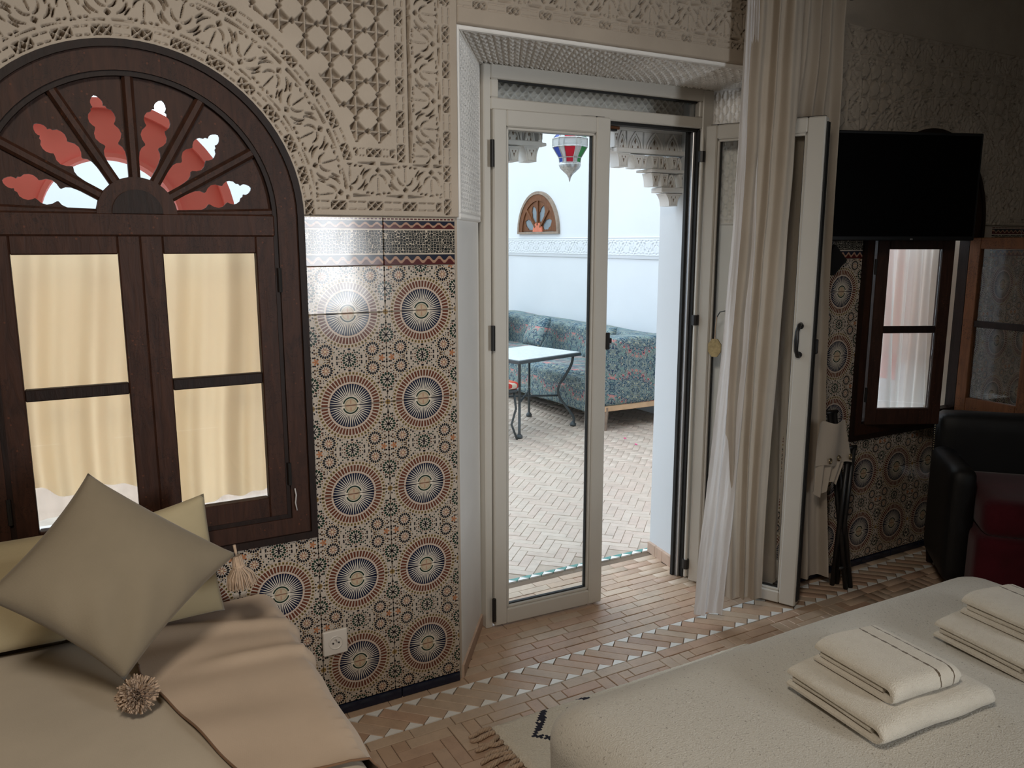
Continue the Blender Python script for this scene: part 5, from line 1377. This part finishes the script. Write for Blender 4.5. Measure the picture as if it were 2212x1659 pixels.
def cell(x0, x1, z0, z1, yo=0.0):
    """little pointed-arch niche: block with an arch moulding and a lozenge"""
    cx = (x0 + x1) / 2; hw = (x1 - x0) / 2 * 0.80; h = (z1 - z0)
    q = MB(); q.cbox((x0 + 0.001, MYF + 0.020 + yo, z0), (x1 - 0.001, MYB, z1), 0.002); c = q.build('muqarnas_cell', MM, mq)
    L = []
    for k in range(13):
        t = k / 12; s = 1 - abs(2 * t - 1); x = cx - hw + 2 * hw * t; L.append((x, MYF + 0.014 + yo, z0 + h * 0.95 * (s ** 0.55)))
    q = MB(); q.tube(L, 0.0045, 6); q.build('arch_rib', MM, c)
    q = MB(); q.tube([(a * 0.68 + cx * 0.32, MYF + 0.016 + yo, z0 + (z - z0) * 0.72) for a, _, z in L], 0.003, 5); q.build('arch_rib', MM, c)
    q = MB()
    for (dx, dz, s) in ((0, 0.42, 1.0), (-0.42, 0.10, 0.55), (0.42, 0.10, 0.55), (0, 0.66, 0.45)):
        a, b = cx + dx * hw, z0 + h * dz; r = 0.0075 * s
        q.prism([(a - r * 0.6, b), (a, b - r * 1.5), (a + r * 0.6, b), (a, b + r * 1.5)], MYF + 0.0165 + yo, MYF + 0.022 + yo)
    q.build('lozenge', M['wood_old'], c)  # raised dark lozenges coloured in for the shade of small recesses
def place_muqarnas(sx):
    """the right half as seen (sx = 1), mirrored about the middle of the doorway for the left half"""
    CX = 1.915
    T = lambda x: x if sx > 0 else 2 * CX - x
    def sp(a, b): return (min(T(a), T(b)), max(T(a), T(b)))
    def zz(y): return m7(800, y)[1]
    def X(px): return m7(px, 800)[0]
    z = {k: zz(k) for k in (1385, 1175, 1165, 1080, 1070, 850, 840, 785, 775, 570, 545, 470, 465, 180)}
    XR = 2.55
    corbel(*sp(X(1120), X(1395)), z[1385], z[1175])
    ledge(*sp(X(1035), XR), z[1165], z[1080])
    corbel(*sp(X(880), X(1035)), z[1070], z[850], low=0.55); corbel(*sp(X(1045), X(1165)), z[1070], z[850], low=0.8); cell(*sp(X(1165), X(1325)), z[1070], z[850]); corbel(*sp(X(1330), X(1480)), z[1070], z[850], low=0.6)
    ledge(*sp(X(860), XR), z[840], z[785]); ledge(*sp(X(775), X(862)), z[850] + 0.002, z[785] - 0.004, 0.03)
    corbel(*sp(X(740), X(870)), z[775], z[570], low=0.7, yo=0.02); corbel(*sp(X(870), X(1000)), z[775], z[570], low=0.65)
    cell(*sp(X(1075), X(1200)), z[775], z[570]); corbel(*sp(X(1000), X(1075)), z[775], z[570], low=0.8); corbel(*sp(X(1200), X(1300)), z[775], z[570], low=0.75); cell(*sp(X(1300), X(1420)), z[775], z[570]); corbel(*sp(X(1430), X(1580)), z[775], z[570])
    corbel(*sp(X(570), X(770)), z[785], z[560 + 10], low=0.62); corbel(*sp(X(310), X(540)), z[775], z[545], low=0.62)
    ledge(*sp(X(285), XR), z[545], z[470]); ledge(*sp(X(170), X(287)), z[545] + 0.006, z[470], 0.03)
    for a, b in ((245, 355), (355, 505), (520, 780), (800, 1120), (1130, 1370), (1375, 1600)):
        (corbel if b - a < 120 else cell)(*sp(X(a), X(b)), z[465], z[180])
    q = MB(); a, b = sp(X(165), XR); q.box((a, MYF + 0.012, z[180]), (b, MYB, z[180] + 0.012)); q.build('ledge', MM, mq)
place_muqarnas(1); place_muqarnas(-1)
ct = empty('door_catch', (2.0, 0.36, 2.0)); tag(ct, 'small rusty catch under the head of the glazed door', 'catch')
p = atY(1325, 277, 0.35); cbox('catch_plate', (p.x - 0.030, 0.345, p.z - 0.004), (p.x + 0.030, 0.36, p.z + 0.016), M['wood_warm'], ct, 0.002); cbox('catch_bar', (p.x - 0.018, 0.34, p.z - 0.012), (p.x + 0.014, 0.362, p.z - 0.003), M['black_metal'], ct, 0.002)

# patterned corner sofa along the courtyard wall
sf = empty('sofa', (4.2, 4.3, 0)); tag(sf, 'long teal and coral floral sofa in the courtyard', 'sofa')
SX0, SY0, SY1 = 3.775, 2.86, 5.95
def sfb(nm, a, b, r=0.05, m='floral', n=14, fn=None): return rbox(nm, a, b, r, M[m], sf, n, fn)
wv = lambda P, N: P + N * (0.012 * wob(P[:, 1] + P[:, 0], P[:, 2], 7, 4))[:, None]
sfb('seat', (SX0 + 0.03, SY0 + 0.2, 0.30), (XC - 0.03, SY1 - 0.1, 0.455), 0.06, fn=wv); sfb('skirt', (SX0, SY0 + 0.16, 0.125), (SX0 + 0.10, SY1 - 0.05, 0.42), 0.03, fn=wv)
sfb('arm', (SX0 - 0.02, SY0, 0.205), (XC - 0.04, SY0 + 0.24, 0.775), 0.045, fn=wv); sfb('arm', (SX0 - 0.02, SY1 - 0.22, 0.205), (XC - 0.04, SY1, 0.72), 0.045, fn=wv)
sfb('backrest', (XC - 0.26, SY0 + 0.1, 0.30), (XC - 0.02, SY1 - 0.1, 0.755), 0.05, fn=wv)
cbox('frame_rail', (SX0 + 0.01, SY0 + 0.015, 0.165), (XC - 0.05, SY0 + 0.06, 0.212), plain('raw_pine', (0.62, 0.42, 0.26), 0.7), sf, 0.004)
for (x, y) in ((SX0 + 0.075, SY0 + 0.05), (XC - 0.15, SY0 + 0.05), (SX0 + 0.12, SY1 - 0.15), (XC - 0.15, SY1 - 0.15)):
    q = MB(); q.tube([(x, y, 0.0), (x, y, 0.20)], [0.026, 0.046], 4); q.build('leg', M['wood_old'], sf)
q = MB(); q.prism([(SX0 - 0.002, 0.17), (SX0 + 0.03, 0.17), (SX0 + 0.028, 0.09), (SX0 + 0.0, 0.085)], SY0 + 0.20, SY0 + 0.21); q.build('cover_corner', M['floral'], sf)
for i, (c, tl, lab) in enumerate((((4.17, 5.50, 0.67), 0.19, 'floral scatter cushion in the far corner of the courtyard sofa'), ((4.17, 4.55, 0.64), 0.17, 'floral scatter cushion leaning midway along the courtyard sofa back'), ((4.17, 3.45, 0.64), 0.17, 'floral scatter cushion beside the near arm of the courtyard sofa'))):
    e = empty('scatter_cushion', c); tag(e, lab, 'cushion', 'scatter cushions on the sofa'); x, y, z = c; h = tl
    pillow('cushion_cover', [(x + 0.07, y - h, z + h), (x + 0.07, y + h, z + h), (x - 0.07, y + h, z - h * 0.75), (x - 0.07, y - h, z - h * 0.75)], 0.14, M['floral'], e, 14, 0.06, i)

# iron table with a mosaic top, stool with a striped seat
TZ_ = 0.640
tb_ = empty('iron_table', (3.38, 3.3, 0)); tag(tb_, 'square iron table with pale mosaic top and curved legs in the courtyard', 'table')
tc = [atZ(1122, 779, TZ_), atZ(1256, 760, TZ_)]
tcx = [(tc[0].x, tc[0].y), (tc[1].x, tc[1].y)]; ex_ = Vector((tcx[1][0] - tcx[0][0], tcx[1][1] - tcx[0][1], 0)); Lx = ex_.length; ex_.normalize(); ey_ = Vector((-ex_.y, ex_.x, 0)); Ly = 0.62
def tp(a, b, z): p = Vector((tcx[0][0], tcx[0][1], 0)) + ex_ * a + ey_ * b; return (p.x, p.y, z)
def tbx(nm, a, b, m, par, c=0.004):
    q = MB(); q.cbox(a, b, c); q.v = [tp(*v_) for v_ in q.v]; return q.build(nm, M[m], par)
tbx('table_rim', (0, 0, TZ_ - 0.032), (Lx, Ly, TZ_ - 0.004), 'iron', tb_); top_ = tbx('table_top', (0.012, 0.012, TZ_ - 0.006), (Lx - 0.012, Ly - 0.012, TZ_), 'table_top', tb_, 0.002)
def s_leg(a, b, sx, sy):
    P_ = []
    for t, o in ((0, 0.05), (0.12, 0.055), (0.28, 0.09), (0.45, 0.14), (0.60, 0.135), (0.78, 0.075), (0.92, 0.035), (1.0, 0.045)):
        P_.append(tp(a + sx * o * 1.0, b + sy * o * 1.0, (TZ_ - 0.03) * (1 - t) + 0.02 * t))
    for _ in range(2):                     # round the bends
        P_ = [P_[0]] + [tuple(np.array(p) * w_ + np.array(q_) * (1 - w_)) for p, q_ in zip(P_[:-1], P_[1:]) for w_ in (0.75, 0.25)] + [P_[-1]]
    q = MB(); q.tube(P_, 0.0115, 8); lg = q.build('leg', M['iron'], tb_, True)
    q = MB(); e_ = P_[-1]; q.lathe([(0.014, 0.0), (0.026, 0.004), (0.027, 0.018), (0.016, 0.034), (0.010, 0.04)], (e_[0], e_[1], 0), 10); q.build('foot', M['iron'], lg, True)
    return P_[len(P_) // 2 + 1]
mids = [s_leg(0, 0, 1, 1), s_leg(Lx, 0, -1, 1), s_leg(Lx, Ly, -1, -1), s_leg(0, Ly, 1, -1)]
for a, b in ((0, 2), (1, 3)):
    q = MB(); q.tube([mids[a], mids[b]], 0.009, 6); q.build('cross_bar', M['iron'], tb_, True)
st_ = empty('iron_stool', (2.95, 3.1, 0)); tag(st_, 'iron stool with red striped seat cushion at the courtyard table', 'stool')
p0 = atY(1117, 838, 3.0)
rbox('seat_cushion', (p0.x - 0.42, 2.96, p0.z - 0.005), (p0.x, 3.36, p0.z + 0.055), 0.025, M['striped'], st_, 10); cbox('seat_frame', (p0.x - 0.41, 2.97, p0.z - 0.03), (p0.x - 0.01, 3.35, p0.z - 0.004), M['iron'], st_, 0.006)
for (a, b) in ((-0.03, 3.0), (-0.38, 3.0), (-0.03, 3.32), (-0.38, 3.32)):
    q = MB(); x = p0.x + a; q.tube([(x, b, p0.z - 0.02), (x + 0.02, b, p0.z * 0.6), (x - 0.02, b, p0.z * 0.3), (x + 0.025, b - 0.01, 0.0)], 0.009, 6); q.build('leg', M['iron'], st_, True)

# coloured glass lantern
la = empty('lantern', (2.77, 1.78, 2.25)); tag(la, 'hanging tin lantern with red blue and green glass in the courtyard', 'lantern')
lc = atY(1231, 340, 1.77); kz = 4.99 / FPX
def lz(py): return CAMH + (atY(1231, py, 1.77).z - CAMH)
RL = [(283, 0.062), (300, 0.104), (318, 0.104), (341, 0.066), (352, 0.062)]
phi = math.atan2(CAMY - lc.y, -lc.x)
faces = []
for j in range(6):
    faces.append((phi + math.radians(60 * j), math.radians(20), ('sg_red', 'sg_green', 'sg_blue')[j % 3])); faces.append((phi + math.radians(60 * j + 30), math.radians(10), 'sg_white'))
faces[4] = (faces[4][0], faces[4][1], 'sg_green'); faces[10] = (faces[10][0], faces[10][1], 'sg_blue'); faces[2] = (faces[2][0], faces[2][1], 'sg_green')
for i in range(len(RL) - 1):
    (ya, ra_), (yb, rb_) = RL[i], RL[i + 1]
    for (wc, wh, col) in faces:
        w0, w1 = wc - wh, wc + wh
        V = [(lc.x + r * math.cos(w), lc.y + r * math.sin(w), lz(yy)) for yy, r, w in ((ya, ra_, w0), (ya, ra_, w1), (yb, rb_, w1), (yb, rb_, w0))]
        V += [(lc.x + (x - lc.x) * 0.96, lc.y + (y - lc.y) * 0.96, z) for x, y, z in V]
        q = MB(); q.add(V, [(0, 1, 2, 3), (7, 6, 5, 4)] + [(j, (j + 1) % 4, 4 + (j + 1) % 4, 4 + j) for j in range(4)])
        q.build('glass_panel', M['sg_white' if i == 1 else col], la)
edges = [wc - wh for wc, wh, col in faces]
for w in edges:
    q = MB(); q.tube([(lc.x + r * 1.01 * math.cos(w), lc.y + r * 1.01 * math.sin(w), lz(yy)) for yy, r in RL], 0.0030, 5); q.build('rib', M['tin'], la)
for yy, r in RL:
    q = MB(); q.tube([(lc.x + r * 1.01 * math.cos(w), lc.y + r * 1.01 * math.sin(w), lz(yy)) for w in edges + edges[:1]], 0.0036, 5); q.build('band', M['tin'], la)
zr = lz(352); hgt = zr - lz(393)
q = MB(); q.lathe([(0.064, 0), (0.068, -0.012), (0.060, -hgt * 0.28), (0.036, -hgt * 0.48), (0.018, -hgt * 0.62), (0.007, -hgt * 0.80), (0.0015, -hgt)], (lc.x, lc.y, zr), 16); q.build('pierced_dome', M['tin'], la, True)
q = MB(); zt = lz(283); q.lathe([(0.063, 0), (0.055, 0.03), (0.030, 0.07), (0.012, 0.10)], (lc.x, lc.y, zt), 16); q.build('cap', M['tin'], la, True)
q = MB(); q.tube([(lc.x, lc.y, zt + 0.09), (lc.x, lc.y, 3.1)], 0.004, 6); q.build('chain', M['tin'], la)
# gallery beam that carries the lantern
gb = MB(); gb.cbox((1.0, 1.70, 3.08), (XC, 1.84, 3.24), 0.01); structure(gb.build('beam', M['court_white']))
# fallen petals on the courtyard floor
for i, (px, py, lab) in enumerate(((1350, 947, 'pink petal lying on the courtyard paving nearer the sofa leg'), (1374, 960, 'tiny pink petal lying on the courtyard paving farther right'))):
    p = atZ(px, py, 0.004); q = MB(); q.add([(p.x - 0.012, p.y, 0.004), (p.x, p.y - 0.018, 0.006), (p.x + 0.014, p.y, 0.005), (p.x, p.y + 0.016, 0.010), (p.x, p.y, 0.003)], [(0, 1, 4), (1, 2, 4), (2, 3, 4), (3, 0, 4)])
    tag(q.build('petal', plain('pink_petal', (0.7, 0.08, 0.25), 0.7), None), lab, 'petal', 'petals on the paving')
